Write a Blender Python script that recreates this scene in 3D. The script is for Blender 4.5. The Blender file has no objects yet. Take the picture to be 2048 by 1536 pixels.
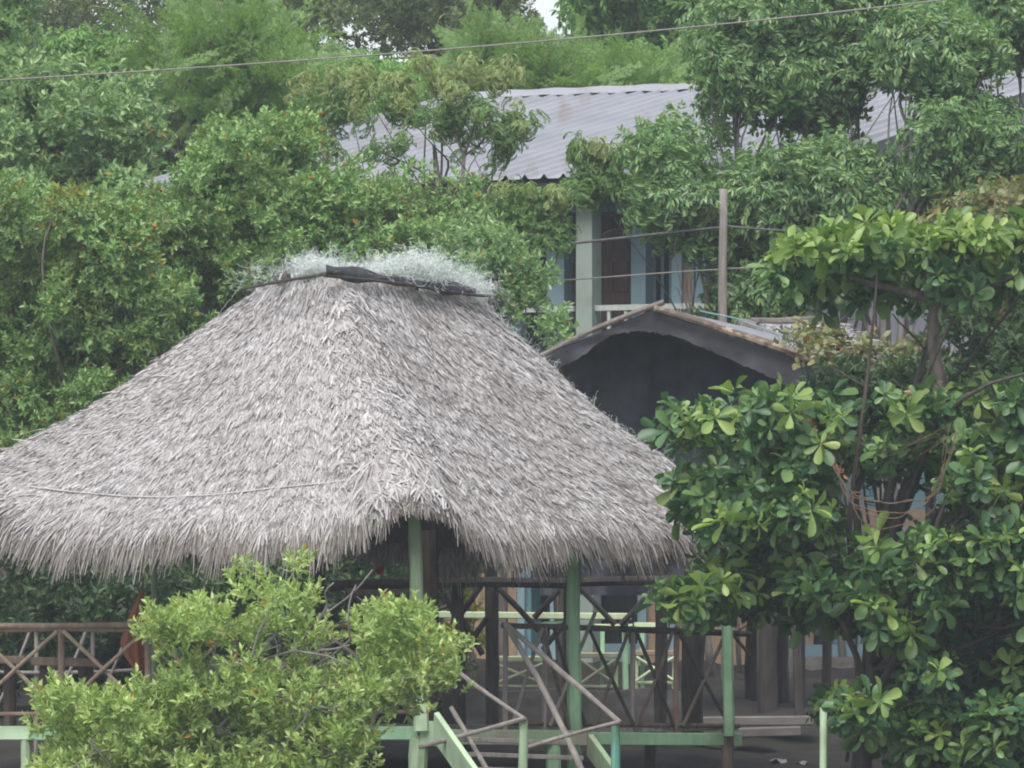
import bpy, math, random
import numpy as np
from mathutils import Vector

random.seed(7)
RNG = np.random.default_rng(11)
SC = bpy.context.scene
COL = SC.collection
R = math.radians

# ------------------------------------------------------------------ camera, sky, sun, exposure
CAMZ, HY, F = 2.2, 1250.0, 13200.0          # eye height, horizon row and focal length in photo pixels
cd = bpy.data.cameras.new('camera')
cam = bpy.data.objects.new('camera', cd)
COL.objects.link(cam)
cam.location = (0, 0, CAMZ)
cam.rotation_euler = (R(90), 0, 0)
cd.sensor_width = 36
cd.lens = 36 * F / 2048
cd.shift_y = (HY - 768) / 2048
cd.clip_start, cd.clip_end = 1.0, 3000
SC.camera = cam

SUN_POS = Vector((-0.18, -0.55, 0.95)).normalized()
w = bpy.data.worlds.new('World')
SC.world = w
w.use_nodes = True
nt = w.node_tree
bg = nt.nodes['Background']
sky = nt.nodes.new('ShaderNodeTexSky')
sky.sky_type = 'NISHITA'
sky.sun_disc = False
sky.sun_elevation = math.asin(SUN_POS.z)
sky.sun_rotation = math.atan2(SUN_POS.x, SUN_POS.y)
sky.dust_density = 2.0
sky.air_density = 1.0
hs = nt.nodes.new('ShaderNodeHueSaturation')          # an overcast, nearly white sky
hs.inputs['Saturation'].default_value = 0.38
nt.links.new(sky.outputs[0], hs.inputs['Color'])
nt.links.new(hs.outputs[0], bg.inputs['Color'])
bg.inputs['Strength'].default_value = 0.15

sl = bpy.data.lights.new('sun', 'SUN')
sl.energy = 2.0
sl.angle = R(45)
sl.color = (1.0, 0.985, 0.96)
so = bpy.data.objects.new('sun', sl)
COL.objects.link(so)
so.rotation_euler = (-SUN_POS).to_track_quat('-Z', 'Y').to_euler()

SC.view_settings.view_transform = 'Standard'
SC.view_settings.look = 'None'
SC.view_settings.exposure = 0.60
SC.view_settings.gamma = 1
SC.cycles.use_denoising = True
SC.cycles.max_bounces = 7
SC.cycles.diffuse_bounces = 4
SC.cycles.transmission_bounces = 4
SC.cycles.transparent_max_bounces = 4
SC.cycles.volume_bounces = 0
SC.cycles.pixel_filter_type = 'BLACKMAN_HARRIS'
SC.cycles.filter_width = 2.0


def P(px, py, Y):
    """A point at depth Y that the photo shows at (px, py)."""
    return np.array([(px - 1024) * Y / F, Y, CAMZ - (py - HY) * Y / F])


def ground_z(Y):
    return float(np.interp(Y, [0, 46, 52, 56, 60, 63, 66, 80, 86, 95, 120, 300, 900],
                           [-1.2, -0.9, -0.25, 0.2, 0.75, 1.0, 1.3, 1.84, 2.0, 3.0, 5.0, 8, 8]))


# ------------------------------------------------------------------ materials
def new_mat(name):
    m = bpy.data.materials.new(name)
    m.use_nodes = True
    n = m.node_tree
    return m, n, n.nodes['Principled BSDF'], n.nodes['Material Output']


def node(n, t, **kw):
    x = n.nodes.new(t)
    for k, v in kw.items():
        setattr(x, k, v)
    return x


def ramp(n, stops, interp='LINEAR'):
    r = n.nodes.new('ShaderNodeValToRGB')
    r.color_ramp.interpolation = interp
    e = r.color_ramp.elements
    while len(e) < len(stops):
        e.new(0.5)
    for i, (p, c) in enumerate(stops):
        e[i].position = p
        e[i].color = (*c, 1)
    return r


def mix_rgb(n, a, b, fac, blend='MIX'):
    x = n.nodes.new('ShaderNodeMix')
    x.data_type = 'RGBA'
    x.blend_type = blend
    for s, v in ((x.inputs[0], fac), (x.inputs[6], a), (x.inputs[7], b)):
        if hasattr(v, 'is_linked'):
            n.links.new(v, s)
        elif isinstance(v, tuple):
            s.default_value = (*v, 1)
        else:
            s.default_value = v
    return x.outputs[2]


def leaf_mat(name, dark, mid, light, gn=1.0, warm=1.0, *, odd=(0.30, 0.18, 0.03), p_odd=0.02, transl=0.35, rough=0.42, spec=0.4,
             patch=1.2, patch_col=None):
    """Leaf colour: one tint per leaf, broad patches of younger / older leaves, a few yellow or orange ones."""
    gain = lambda c: (c[0] * 1.42 * gn * warm, c[1] * 1.22 * gn, c[2] * 1.28 * gn / warm)
    dark, mid, light = gain(dark), gain(mid), gain(light)
    m, n, b, out = new_mat(name)
    g = node(n, 'ShaderNodeNewGeometry')
    rp = ramp(n, [(0.0, odd), (p_odd, odd), (p_odd + 0.004, dark), (0.5, mid), (0.93, light), (1.0, light)])
    n.links.new(g.outputs['Random Per Island'], rp.inputs[0])
    tc = node(n, 'ShaderNodeTexCoord')
    no = node(n, 'ShaderNodeTexNoise')
    no.inputs['Scale'].default_value = patch
    no.inputs['Detail'].default_value = 3
    n.links.new(tc.outputs['Object'], no.inputs['Vector'])
    pr = ramp(n, [(0.40, (0, 0, 0)), (0.62, (1, 1, 1))])
    n.links.new(no.outputs[0], pr.inputs[0])
    pc = patch_col or tuple(min(1, c * 1.35) for c in mid)
    c = mix_rgb(n, rp.outputs[0], pc, pr.outputs[0])
    c2 = mix_rgb(n, rp.outputs[0], c, 0.45)
    n.links.new(c2, b.inputs['Base Color'])
    b.inputs['Roughness'].default_value = rough
    b.inputs['Specular IOR Level'].default_value = spec
    tr = node(n, 'ShaderNodeBsdfTranslucent')
    c3 = mix_rgb(n, c2, (1.0, 1.14, 0.55), 1.0, 'MULTIPLY')
    n.links.new(c3, tr.inputs['Color'])
    mx = node(n, 'ShaderNodeMixShader')
    mx.inputs[0].default_value = transl
    n.links.new(b.outputs[0], mx.inputs[1])
    n.links.new(tr.outputs[0], mx.inputs[2])
    n.links.new(mx.outputs[0], out.inputs['Surface'])
    return m


def wood_mat(name, c0, c1, scale=(6, 6, 1.2), stain=None, rough=0.8, bump=0.3, p0=0.3, p1=0.7):
    """Weathered wood, bark or painted timber: streaks along the grain, broad blotches."""
    m, n, b, out = new_mat(name)
    tc = node(n, 'ShaderNodeTexCoord')
    mp = node(n, 'ShaderNodeMapping')
    mp.inputs['Scale'].default_value = scale
    n.links.new(tc.outputs['Object'], mp.inputs['Vector'])
    no = node(n, 'ShaderNodeTexNoise')
    no.inputs['Scale'].default_value = 3
    no.inputs['Detail'].default_value = 6
    n.links.new(mp.outputs[0], no.inputs['Vector'])
    rp = ramp(n, [(p0, c0), (p1, c1)])
    n.links.new(no.outputs[0], rp.inputs[0])
    col = rp.outputs[0]
    if stain:
        n2 = node(n, 'ShaderNodeTexNoise')
        n2.inputs['Scale'].default_value = 2.2
        n2.inputs['Detail'].default_value = 5
        n.links.new(tc.outputs['Object'], n2.inputs['Vector'])
        r2 = ramp(n, [(0.48, (0, 0, 0)), (0.66, (1, 1, 1))])
        n.links.new(n2.outputs[0], r2.inputs[0])
        col = mix_rgb(n, col, stain, r2.outputs[0])
    n.links.new(col, b.inputs['Base Color'])
    b.inputs['Roughness'].default_value = rough
    b.inputs['Specular IOR Level'].default_value = 0.25
    bp = node(n, 'ShaderNodeBump')
    bp.inputs['Strength'].default_value = bump
    bp.inputs['Distance'].default_value = 0.02
    n.links.new(no.outputs[0], bp.inputs['Height'])
    n.links.new(bp.outputs[0], b.inputs['Normal'])
    return m


def strand_mat(name, stops, rough=0.85, patch=None, tip=None):
    """Straw: one tint per strand, plus weathered patches."""
    m, n, b, out = new_mat(name)
    g = node(n, 'ShaderNodeNewGeometry')
    rp = ramp(n, stops)
    n.links.new(g.outputs['Random Per Island'], rp.inputs[0])
    col = rp.outputs[0]
    if patch:
        tc = node(n, 'ShaderNodeTexCoord')
        no = node(n, 'ShaderNodeTexNoise')
        no.inputs['Scale'].default_value = 1.1
        no.inputs['Detail'].default_value = 5
        n.links.new(tc.outputs['Object'], no.inputs['Vector'])
        r2 = ramp(n, [(0.42, (0, 0, 0)), (0.68, (1, 1, 1))])
        n.links.new(no.outputs[0], r2.inputs[0])
        col = mix_rgb(n, col, mix_rgb(n, col, patch, 1.0, 'MULTIPLY'), r2.outputs[0])
    n.links.new(col, b.inputs['Base Color'])
    b.inputs['Roughness'].default_value = rough
    b.inputs['Specular IOR Level'].default_value = 0.2
    return m


M = {}
M['thatch'] = strand_mat('thatch', [(0, (0.27, 0.248, 0.236)), (0.25, (0.38, 0.358, 0.348)), (0.7, (0.46, 0.44, 0.432)), (1, (0.58, 0.56, 0.553))], patch=(0.84, 0.81, 0.785))
M['fringe'] = strand_mat('thatch_fringe', [(0, (0.12, 0.10, 0.085)), (0.4, (0.215, 0.185, 0.162)), (0.8, (0.32, 0.29, 0.265)), (1, (0.46, 0.43, 0.40))])  # browner copy of the thatch, eave shadow partly put into its colour
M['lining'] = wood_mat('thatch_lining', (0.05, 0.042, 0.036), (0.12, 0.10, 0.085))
M['net'] = strand_mat('nylon_net', [(0, (0.58, 0.65, 0.61)), (1, (0.80, 0.84, 0.80))], rough=0.4)
M['mint'] = wood_mat('mint_paint', (0.27, 0.47, 0.28), (0.36, 0.57, 0.36), stain=(0.22, 0.36, 0.21), bump=0.15)
M['mint_pale'] = wood_mat('pale_mint_paint', (0.52, 0.70, 0.44), (0.60, 0.77, 0.51), stain=(0.42, 0.52, 0.36), bump=0.15)
M['mint_worn'] = wood_mat('worn_mint_paint', (0.30, 0.42, 0.24), (0.38, 0.50, 0.33), stain=(0.34, 0.30, 0.24), bump=0.2)
M['bench_green'] = wood_mat('bench_paint', (0.55, 0.66, 0.40), (0.66, 0.76, 0.50), stain=(0.50, 0.48, 0.34), bump=0.2)
M['teal'] = wood_mat('teal_paint', (0.16, 0.40, 0.30), (0.22, 0.48, 0.37), stain=(0.16, 0.30, 0.20), bump=0.15)
M['rust_wood'] = wood_mat('reddish_pole', (0.19, 0.12, 0.095), (0.30, 0.20, 0.16), stain=(0.24, 0.19, 0.15))
M['rail_wood'] = wood_mat('weathered_rail', (0.24, 0.18, 0.13), (0.38, 0.30, 0.22), stain=(0.20, 0.13, 0.10))
M['grey_pole'] = wood_mat('grey_pole', (0.20, 0.175, 0.16), (0.34, 0.30, 0.275))
M['dark_wood'] = wood_mat('dark_wood', (0.035, 0.03, 0.027), (0.075, 0.062, 0.055))
M['brown_wood'] = wood_mat('brown_wood', (0.09, 0.07, 0.055), (0.17, 0.13, 0.105))
M['bark'] = wood_mat('bark', (0.09, 0.075, 0.065), (0.19, 0.16, 0.14), bump=0.6)
M['bark_dark'] = wood_mat('dark_bark', (0.045, 0.038, 0.032), (0.10, 0.082, 0.07), bump=0.6)
M['bark_grey'] = wood_mat('grey_bark', (0.15, 0.135, 0.125), (0.28, 0.255, 0.24), bump=0.4)
M['twig_orange'] = wood_mat('dry_vine', (0.13, 0.085, 0.058), (0.21, 0.14, 0.095))
M['log_yellow'] = wood_mat('peeling_log', (0.15, 0.11, 0.08), (0.40, 0.32, 0.235), scale=(5, 5, 5), stain=(0.13, 0.10, 0.08), p0=0.42, p1=0.56)
M['log_grey'] = wood_mat('grey_log', (0.13, 0.105, 0.09), (0.24, 0.205, 0.185))
M['pole_wood'] = wood_mat('utility_pole', (0.19, 0.165, 0.15), (0.30, 0.265, 0.245))
M['tarp'] = wood_mat('black_tarp', (0.040, 0.043, 0.055), (0.075, 0.078, 0.095), scale=(2, 2, 2), rough=0.55, bump=0.5)
M['tarp_grey'] = wood_mat('sunbleached_tarp', (0.046, 0.046, 0.054), (0.082, 0.082, 0.093), scale=(2, 2, 2), rough=0.6, bump=0.5)
M['tarp_top'] = wood_mat('grey_tarp_top', (0.20, 0.21, 0.235), (0.30, 0.31, 0.34), scale=(2, 2, 2), rough=0.6, bump=0.4)
M['cord'] = wood_mat('turquoise_cord', (0.16, 0.28, 0.28), (0.24, 0.38, 0.38))
M['rope'] = wood_mat('pale_rope', (0.42, 0.40, 0.38), (0.55, 0.53, 0.51))
M['wire'] = wood_mat('wire', (0.20, 0.185, 0.165), (0.30, 0.28, 0.25))
M['cable'] = wood_mat('cable', (0.07, 0.07, 0.07), (0.15, 0.14, 0.14))
M['hammock'] = wood_mat('rust_cloth', (0.30, 0.10, 0.05), (0.46, 0.18, 0.09), scale=(8, 8, 1), bump=0.5)
M['concrete'] = wood_mat('concrete', (0.10, 0.092, 0.086), (0.18, 0.168, 0.16), scale=(1.5, 1.5, 3), stain=(0.08, 0.085, 0.075), rough=0.9)
M['step'] = wood_mat('concrete_step', (0.17, 0.15, 0.135), (0.26, 0.235, 0.215), scale=(1.5, 1.5, 3), rough=0.9)
M['wall_blue'] = wood_mat('blue_grey_paint', (0.25, 0.36, 0.40), (0.31, 0.43, 0.47), scale=(1, 1, .5), bump=0.05)
M['beam_blue'] = wood_mat('blue_beam', (0.16, 0.24, 0.28), (0.20, 0.29, 0.33), scale=(1, 1, .5), bump=0.05)
M['col_pale'] = wood_mat('pale_column', (0.28, 0.34, 0.30), (0.36, 0.42, 0.37), scale=(1, 1, .5), stain=(0.26, 0.29, 0.23), bump=0.05)
M['wall_tan'] = wood_mat('tan_wall', (0.36, 0.245, 0.155), (0.44, 0.31, 0.20), scale=(1, 1, 1), stain=(0.42, 0.27, 0.19), bump=0.05)
M['wall_grey'] = wood_mat('grey_wall', (0.36, 0.35, 0.37), (0.46, 0.45, 0.47), scale=(1, 1, 1), bump=0.05)
M['wall_teal'] = wood_mat('teal_wall', (0.14, 0.27, 0.29), (0.19, 0.34, 0.36), scale=(1, 1, 1), bump=0.05)
M['door'] = wood_mat('panelled_door', (0.085, 0.045, 0.035), (0.14, 0.075, 0.06), bump=0.2)
M['dark_room'] = wood_mat('dark_opening', (0.02, 0.023, 0.026), (0.035, 0.038, 0.042))  # near-black colour stands in for the shade inside the openings
M['rail_white'] = wood_mat('pale_rail', (0.42, 0.45, 0.42), (0.52, 0.55, 0.52))
M['soil'] = wood_mat('soil', (0.022, 0.018, 0.016), (0.048, 0.040, 0.035), scale=(1, 1, 1), stain=(0.035, 0.034, 0.022), bump=0.8)
M['red'] = wood_mat('red_cloth', (0.35, 0.02, 0.03), (0.45, 0.04, 0.05))
M['litter'] = wood_mat('litter', (0.26, 0.26, 0.25), (0.36, 0.36, 0.35))

# corrugated metal roof: dull zinc with grime in streaks
m, n, b, out = new_mat('zinc_roof')
tc = node(n, 'ShaderNodeTexCoord')
no = node(n, 'ShaderNodeTexNoise'); no.inputs['Scale'].default_value = 0.9; no.inputs['Detail'].default_value = 6
n.links.new(tc.outputs['Object'], no.inputs['Vector'])
rp = ramp(n, [(0.3, (0.30, 0.305, 0.33)), (0.7, (0.38, 0.385, 0.415))])
n.links.new(no.outputs[0], rp.inputs[0])
mp = node(n, 'ShaderNodeMapping'); mp.inputs['Rotation'].default_value = (0, 0, R(26)); mp.inputs['Scale'].default_value = (2.6, .16, .16)
n.links.new(tc.outputs['Object'], mp.inputs['Vector'])
n2 = node(n, 'ShaderNodeTexNoise'); n2.inputs['Scale'].default_value = 1.6; n2.inputs['Detail'].default_value = 6
n.links.new(mp.outputs[0], n2.inputs['Vector'])
r2 = ramp(n, [(0.56, (0, 0, 0)), (0.78, (1, 1, 1))]); n.links.new(n2.outputs[0], r2.inputs[0])
n.links.new(mix_rgb(n, rp.outputs[0], (0.27, 0.235, 0.215), r2.outputs[0]), b.inputs['Base Color'])
b.inputs['Roughness'].default_value = 0.55; b.inputs['Metallic'].default_value = 0.15
M['zinc'] = m
m, n, b, out = new_mat('lake_water')
b.inputs['Base Color'].default_value = (0.05, 0.07, 0.06, 1); b.inputs['Roughness'].default_value = 0.12
no = node(n, 'ShaderNodeTexNoise'); no.inputs['Scale'].default_value = 3
bp = node(n, 'ShaderNodeBump'); bp.inputs['Strength'].default_value = 0.3
n.links.new(no.outputs[0], bp.inputs['Height']); n.links.new(bp.outputs[0], b.inputs['Normal'])
M['water'] = m

M['leaf_shrub'] = leaf_mat('shrub_leaf', (0.045, 0.095, 0.032), (0.10, 0.185, 0.06), (0.20, 0.30, 0.11), gn=1.75, warm=.95, odd=(0.50, 0.24, 0.04), p_odd=0.02, patch_col=(0.16, 0.21, 0.06))
M['leaf_shrub_cool'] = leaf_mat('cool_shrub_leaf', (0.04, 0.095, 0.045), (0.085, 0.17, 0.075), (0.18, 0.29, 0.14), gn=1.6, warm=1.08, odd=(0.42, 0.26, 0.05), p_odd=0.012)
M['leaf_shade'] = leaf_mat('shaded_green_leaf', (0.022, 0.055, 0.026), (0.045, 0.09, 0.04), (0.085, 0.15, 0.06), odd=(0.2, 0.28, 0.08), p_odd=0.03)  # darkened leaf greens: shade under hut and tree put into the colour
M['leaf_yellowish'] = leaf_mat('yellowish_leaf', (0.09, 0.14, 0.03), (0.20, 0.26, 0.055), (0.33, 0.38, 0.10), gn=.85, odd=(0.50, 0.24, 0.04), p_odd=0.03)
M['leaf_bush'] = leaf_mat('bush_leaf', (0.10, 0.165, 0.055), (0.19, 0.285, 0.10), (0.35, 0.45, 0.20), gn=1.5, warm=1.0, odd=(0.60, 0.27, 0.04), p_odd=0.015, patch_col=(0.30, 0.42, 0.09), patch=2.0)
M['leaf_almond'] = leaf_mat('broad_leaf', (0.026, 0.075, 0.030), (0.055, 0.125, 0.045), (0.15, 0.26, 0.075), gn=1.05, warm=.93, odd=(0.24, 0.33, 0.10), p_odd=0.09, rough=0.36, spec=0.5, transl=0.25)
M['leaf_almond_young'] = leaf_mat('bright_broad_leaf', (0.06, 0.13, 0.04), (0.15, 0.27, 0.06), (0.29, 0.43, 0.12), gn=.92, warm=1.0, odd=(0.33, 0.46, 0.15), p_odd=0.10, rough=0.36, spec=0.5, transl=0.35)  # yellow-green leaves, light on the crown's edges partly put into the colour
M['leaf_droop'] = leaf_mat('drooping_leaf', (0.045, 0.10, 0.040), (0.085, 0.165, 0.055), (0.16, 0.26, 0.09), gn=1.5, odd=(0.30, 0.30, 0.05), p_odd=0.012)
M['leaf_droop_light'] = leaf_mat('flowering_leaf', (0.10, 0.17, 0.06), (0.18, 0.27, 0.10), (0.33, 0.38, 0.19), gn=1.2, odd=(0.48, 0.44, 0.26), p_odd=0.10)
M['leaf_neem'] = leaf_mat('pinnate_leaf', (0.032, 0.085, 0.038), (0.075, 0.16, 0.06), (0.17, 0.28, 0.11), gn=1.42, warm=1.04, odd=(0.28, 0.36, 0.16), p_odd=0.03, rough=0.34, spec=0.6)
M['leaf_feather'] = leaf_mat('feathery_leaf', (0.06, 0.13, 0.045), (0.12, 0.23, 0.075), (0.22, 0.34, 0.10), gn=1.15, odd=(0.27, 0.31, 0.09), p_odd=0.02, transl=0.45)
M['leaf_far'] = leaf_mat('far_leaf', (0.035, 0.06, 0.03), (0.065, 0.10, 0.045), (0.12, 0.165, 0.06), gn=1.8, odd=(0.21, 0.24, 0.07), p_odd=0.05)
M['leaf_far_bright'] = leaf_mat('far_bright_leaf', (0.06, 0.14, 0.045), (0.12, 0.25, 0.075), (0.21, 0.36, 0.11), gn=1.2, odd=(0.27, 0.34, 0.09), p_odd=0.02, transl=0.45)
M['leaf_dry'] = leaf_mat('dry_vine_leaf', (0.075, 0.10, 0.045), (0.14, 0.175, 0.075), (0.25, 0.28, 0.13), gn=1.2, odd=(0.34, 0.18, 0.07), p_odd=0.06, patch_col=(0.20, 0.20, 0.10))
M['leaf_dead'] = leaf_mat('dead_leaf', (0.20, 0.10, 0.05), (0.33, 0.18, 0.09), (0.45, 0.28, 0.16))


# ------------------------------------------------------------------ mesh helpers
class MB:
    """Collects shapes and links them as ONE mesh object."""
    def __init__(self):
        self.v, self.q, self.n = [], [], 0

    def add(self, verts, quads):
        self.v.append(np.asarray(verts, float))
        self.q.append(np.asarray(quads, np.int64) + self.n)
        self.n += len(verts)

    def tube(self, pts, radii, sides=8, jitter=0.0, cap=True):
        pts = np.asarray(pts, float)
        k = len(pts)
        radii = np.full(k, radii) if np.isscalar(radii) else np.asarray(radii, float)
        t = np.gradient(pts, axis=0)
        t /= np.linalg.norm(t, axis=1)[:, None] + 1e-9
        ref = np.array([0, 0, 1.0]) if abs(t[:, 2]).mean() < 0.8 else np.array([1.0, 0, 0])
        a = np.cross(t, ref); a /= np.linalg.norm(a, axis=1)[:, None] + 1e-9
        b = np.cross(t, a)
        ang = np.linspace(0, 2 * np.pi, sides, endpoint=False)
        rr = radii[:, None] * (1 + jitter * RNG.standard_normal((k, sides)))
        v = pts[:, None, :] + rr[..., None] * (np.cos(ang)[None, :, None] * a[:, None, :] + np.sin(ang)[None, :, None] * b[:, None, :])
        v = v.reshape(-1, 3)
        q = []
        for i in range(k - 1):
            for j in range(sides):
                j2 = (j + 1) % sides
                q.append((i * sides + j, i * sides + j2, (i + 1) * sides + j2, (i + 1) * sides + j))
        if cap:
            v = np.vstack([v, pts[0], pts[-1]])
            c0, c1 = k * sides, k * sides + 1
            for j in range(0, sides, 2):
                q.append((c0, (j + 2) % sides, j + 1, j))
                o = (k - 1) * sides
                q.append((c1, o + j, o + j + 1, o + (j + 2) % sides))
        self.add(v, q)
        return self

    def log(self, p0, p1, r0, r1=None, bend=0.015, seg=7, sides=8, jitter=0.06):
        p0, p1 = np.asarray(p0, float), np.asarray(p1, float)
        r1 = r0 if r1 is None else r1
        t = np.linspace(0, 1, seg)
        pts = p0 + (p1 - p0) * t[:, None]
        L = np.linalg.norm(p1 - p0)
        off = RNG.standard_normal(3) * bend * L
        pts = pts + np.sin(np.pi * t)[:, None] * off + RNG.standard_normal((seg, 3)) * 0.1 * bend * L * np.sin(np.pi * t)[:, None]
        return self.tube(pts, r0 + (r1 - r0) * t, sides, jitter)

    def beam(self, p0, p1, w, h, up=(0, 0, 1)):
        """A squared timber from p0 to p1, w across and h along 'up'."""
        p0, p1 = np.asarray(p0, float), np.asarray(p1, float)
        d = p1 - p0; d /= np.linalg.norm(d)
        up = np.asarray(up, float)
        s = np.cross(d, up); s /= np.linalg.norm(s)
        u = np.cross(s, d)
        c = min(w, h) * 0.12
        ring = [(-w / 2 + c, -h / 2), (w / 2 - c, -h / 2), (w / 2, -h / 2 + c), (w / 2, h / 2 - c), (w / 2 - c, h / 2), (-w / 2 + c, h / 2), (-w / 2, h / 2 - c), (-w / 2, -h / 2 + c)]
        v = [p + s * x + u * y for p in (p0, p1) for x, y in ring] + [p0, p1]
        q = [(i, (i + 1) % 8, 8 + (i + 1) % 8, 8 + i) for i in range(8)]
        for j in range(0, 8, 2):
            q.append((16, (j + 2) % 8, j + 1, j)); q.append((17, 8 + j, 9 + j, 8 + (j + 2) % 8))
        self.add(v, q)
        return self

    def hexa(self, c8):
        """Box from eight corners: bottom ring of four, top ring of four."""
        self.add(c8, [(3, 2, 1, 0), (4, 5, 6, 7), (0, 1, 5, 4), (1, 2, 6, 5), (2, 3, 7, 6), (3, 0, 4, 7)])
        return self

    def grid(self, pts):
        """Sheet through a (rows, cols, 3) array of points."""
        pts = np.asarray(pts, float)
        r, c, _ = pts.shape
        i, j = np.meshgrid(np.arange(r - 1), np.arange(c - 1), indexing='ij')
        a = (i * c + j).ravel()
        self.add(pts.reshape(-1, 3), np.stack([a, a + 1, a + c + 1, a + c], 1))
        return self

    def build(self, name, mat, parent=None, smooth=False):
        v = np.vstack(self.v); q = np.vstack(self.q)
        return mesh_obj(name, v, q, mat, parent, smooth)


def mesh_obj(name, v, q, mat, parent=None, smooth=False):
    me = bpy.data.meshes.new(name)
    nf = len(q)
    me.vertices.add(len(v)); me.vertices.foreach_set('co', np.ascontiguousarray(v, np.float32).ravel())
    me.loops.add(nf * 4); me.loops.foreach_set('vertex_index', np.ascontiguousarray(q, np.int32).ravel())
    me.polygons.add(nf)
    me.polygons.foreach_set('loop_start', np.arange(0, nf * 4, 4, dtype=np.int32))
    me.update(calc_edges=True)
    me.polygons.foreach_set('use_smooth', np.full(nf, bool(smooth)))
    me.validate()
    me.materials.append(mat)
    o = bpy.data.objects.new(name, me)
    COL.objects.link(o)
    if parent is not None:
        o.parent = parent
        o.matrix_parent_inverse = parent.matrix_basis.inverted()
    return o


def tag(o, label=None, cat=None, group=None, kind=None):
    for k, v in (('label', label), ('category', cat), ('group', group), ('kind', kind)):
        if v:
            o[k] = v
    return o


def thing(name, label, cat, loc=(0, 0, 0), group=None):
    o = bpy.data.objects.new(name, None)
    COL.objects.link(o)
    o.location = loc
    o.empty_display_size = 0.2
    bpy.context.view_layer.update()
    return tag(o, label, cat, group)


# ------------------------------------------------------------------ foliage
def leaf_quads(w=0.45, fold=0.10, droop=0.06):
    v = np.array([(0, 0, 0), (w * .42, .30, fold), (w * .40, .68, fold * .7), (0, 1, -droop), (-w * .40, .68, fold * .7), (-w * .42, .30, fold)])
    return v, np.array([(0, 1, 2, 3), (0, 3, 4, 5)])


def broad_leaf(w=0.56):
    ys = [0, .10, .32, .58, .82, .95, 1.0]
    hw = [.012, .02, .22, .42, .47, .33, .05]
    v, q = [], []
    for y, h in zip(ys, hw):
        z = -0.20 * y * y
        v += [(-h * w, y, z + h * .22), (0, y, z), (h * w, y, z + h * .22)]
    for i in range(len(ys) - 1):
        a = i * 3
        q += [(a, a + 1, a + 4, a + 3), (a + 1, a + 2, a + 5, a + 4)]
    return np.array(v), np.array(q)


def frames(axis, roll):
    """Rotation matrices whose z column is 'axis'."""
    z = axis / (np.linalg.norm(axis, axis=1)[:, None] + 1e-9)
    ref = np.where(np.abs(z[:, 2:3]) < 0.95, np.array([[0, 0, 1.0]]), np.array([[1.0, 0, 0]]))
    x = np.cross(ref, z); x /= np.linalg.norm(x, axis=1)[:, None] + 1e-9
    y = np.cross(z, x)
    c, s = np.cos(roll)[:, None], np.sin(roll)[:, None]
    return np.stack([x * c + y * s, -x * s + y * c, z], 2)


def stamp(tv, tq, Rm, pos, sc):
    v = np.einsum('mij,nj->mni', Rm, tv) * sc[:, None, None] + pos[:, None, :]
    m, k = len(pos), len(tv)
    q = tq[None] + (np.arange(m) * k)[:, None, None]
    return v.reshape(-1, 3), q.reshape(-1, 4)


def euler_stamp(mb, tv, tq, az, el, pos, s, roll=0.0):
    """One leaf: its length (y) sent to azimuth az, elevation el."""
    d = np.array([math.cos(el) * math.cos(az), math.cos(el) * math.sin(az), math.sin(el)])
    up = np.array([0, 0, 1.0])
    x = np.cross(d, up); x /= np.linalg.norm(x) + 1e-9
    z = np.cross(x, d)
    c, sn = math.cos(roll), math.sin(roll)
    x, z = x * c + z * sn, -x * sn + z * c
    mb.add((tv @ np.stack([x, d, z])) * s + pos, tq)


def merged(mb):
    return np.vstack(mb.v), np.vstack(mb.q)


def t_shrub(rng, n=13, L=0.17, leaf=0.062, w=0.5, el=0.6):
    """Twig along z with leaves spiralling off it, denser at the tip."""
    mb = MB(); lv, lq = leaf_quads(w)
    for i in range(n):
        t = (i + .5) / n
        euler_stamp(mb, lv, lq, i * 2.4 + rng.normal() * .3, el * (0.4 + 1.0 * t) + rng.normal() * .22,
                    np.array([0, 0, L * t ** .8]), leaf * (0.75 + 0.5 * rng.random()), rng.normal() * .4)
    return merged(mb)


def t_pinnate(rng, n=6, L=0.26, pairs=6, leaf=0.085, w=0.36, droop=0.9, el0=0.25):
    """A tuft of compound leaves, each a drooping rachis with paired leaflets."""
    mb = MB(); lv, lq = leaf_quads(w)
    for k in range(n):
        az = k * 2 * math.pi / n + rng.normal() * .4
        el = el0 + rng.normal() * .25
        p = np.zeros(3)
        step = L * (0.8 + .4 * rng.random()) / pairs
        for i in range(pairs + 1):
            e = el - droop * (i / pairs) * 1.3
            d = np.array([math.cos(e) * math.cos(az), math.cos(e) * math.sin(az), math.sin(e)])
            p = p + d * step
            if i < 1:
                continue
            sz = leaf * (0.8 + .35 * rng.random())
            if i == pairs:
                euler_stamp(mb, lv, lq, az, e - .15, p, sz)
            for sgn in (-1, 1):
                euler_stamp(mb, lv, lq, az + sgn * (0.95 + .2 * rng.normal()), e - .45 - .2 * rng.random(), p, sz, rng.normal() * .3)
    return merged(mb)


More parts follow.
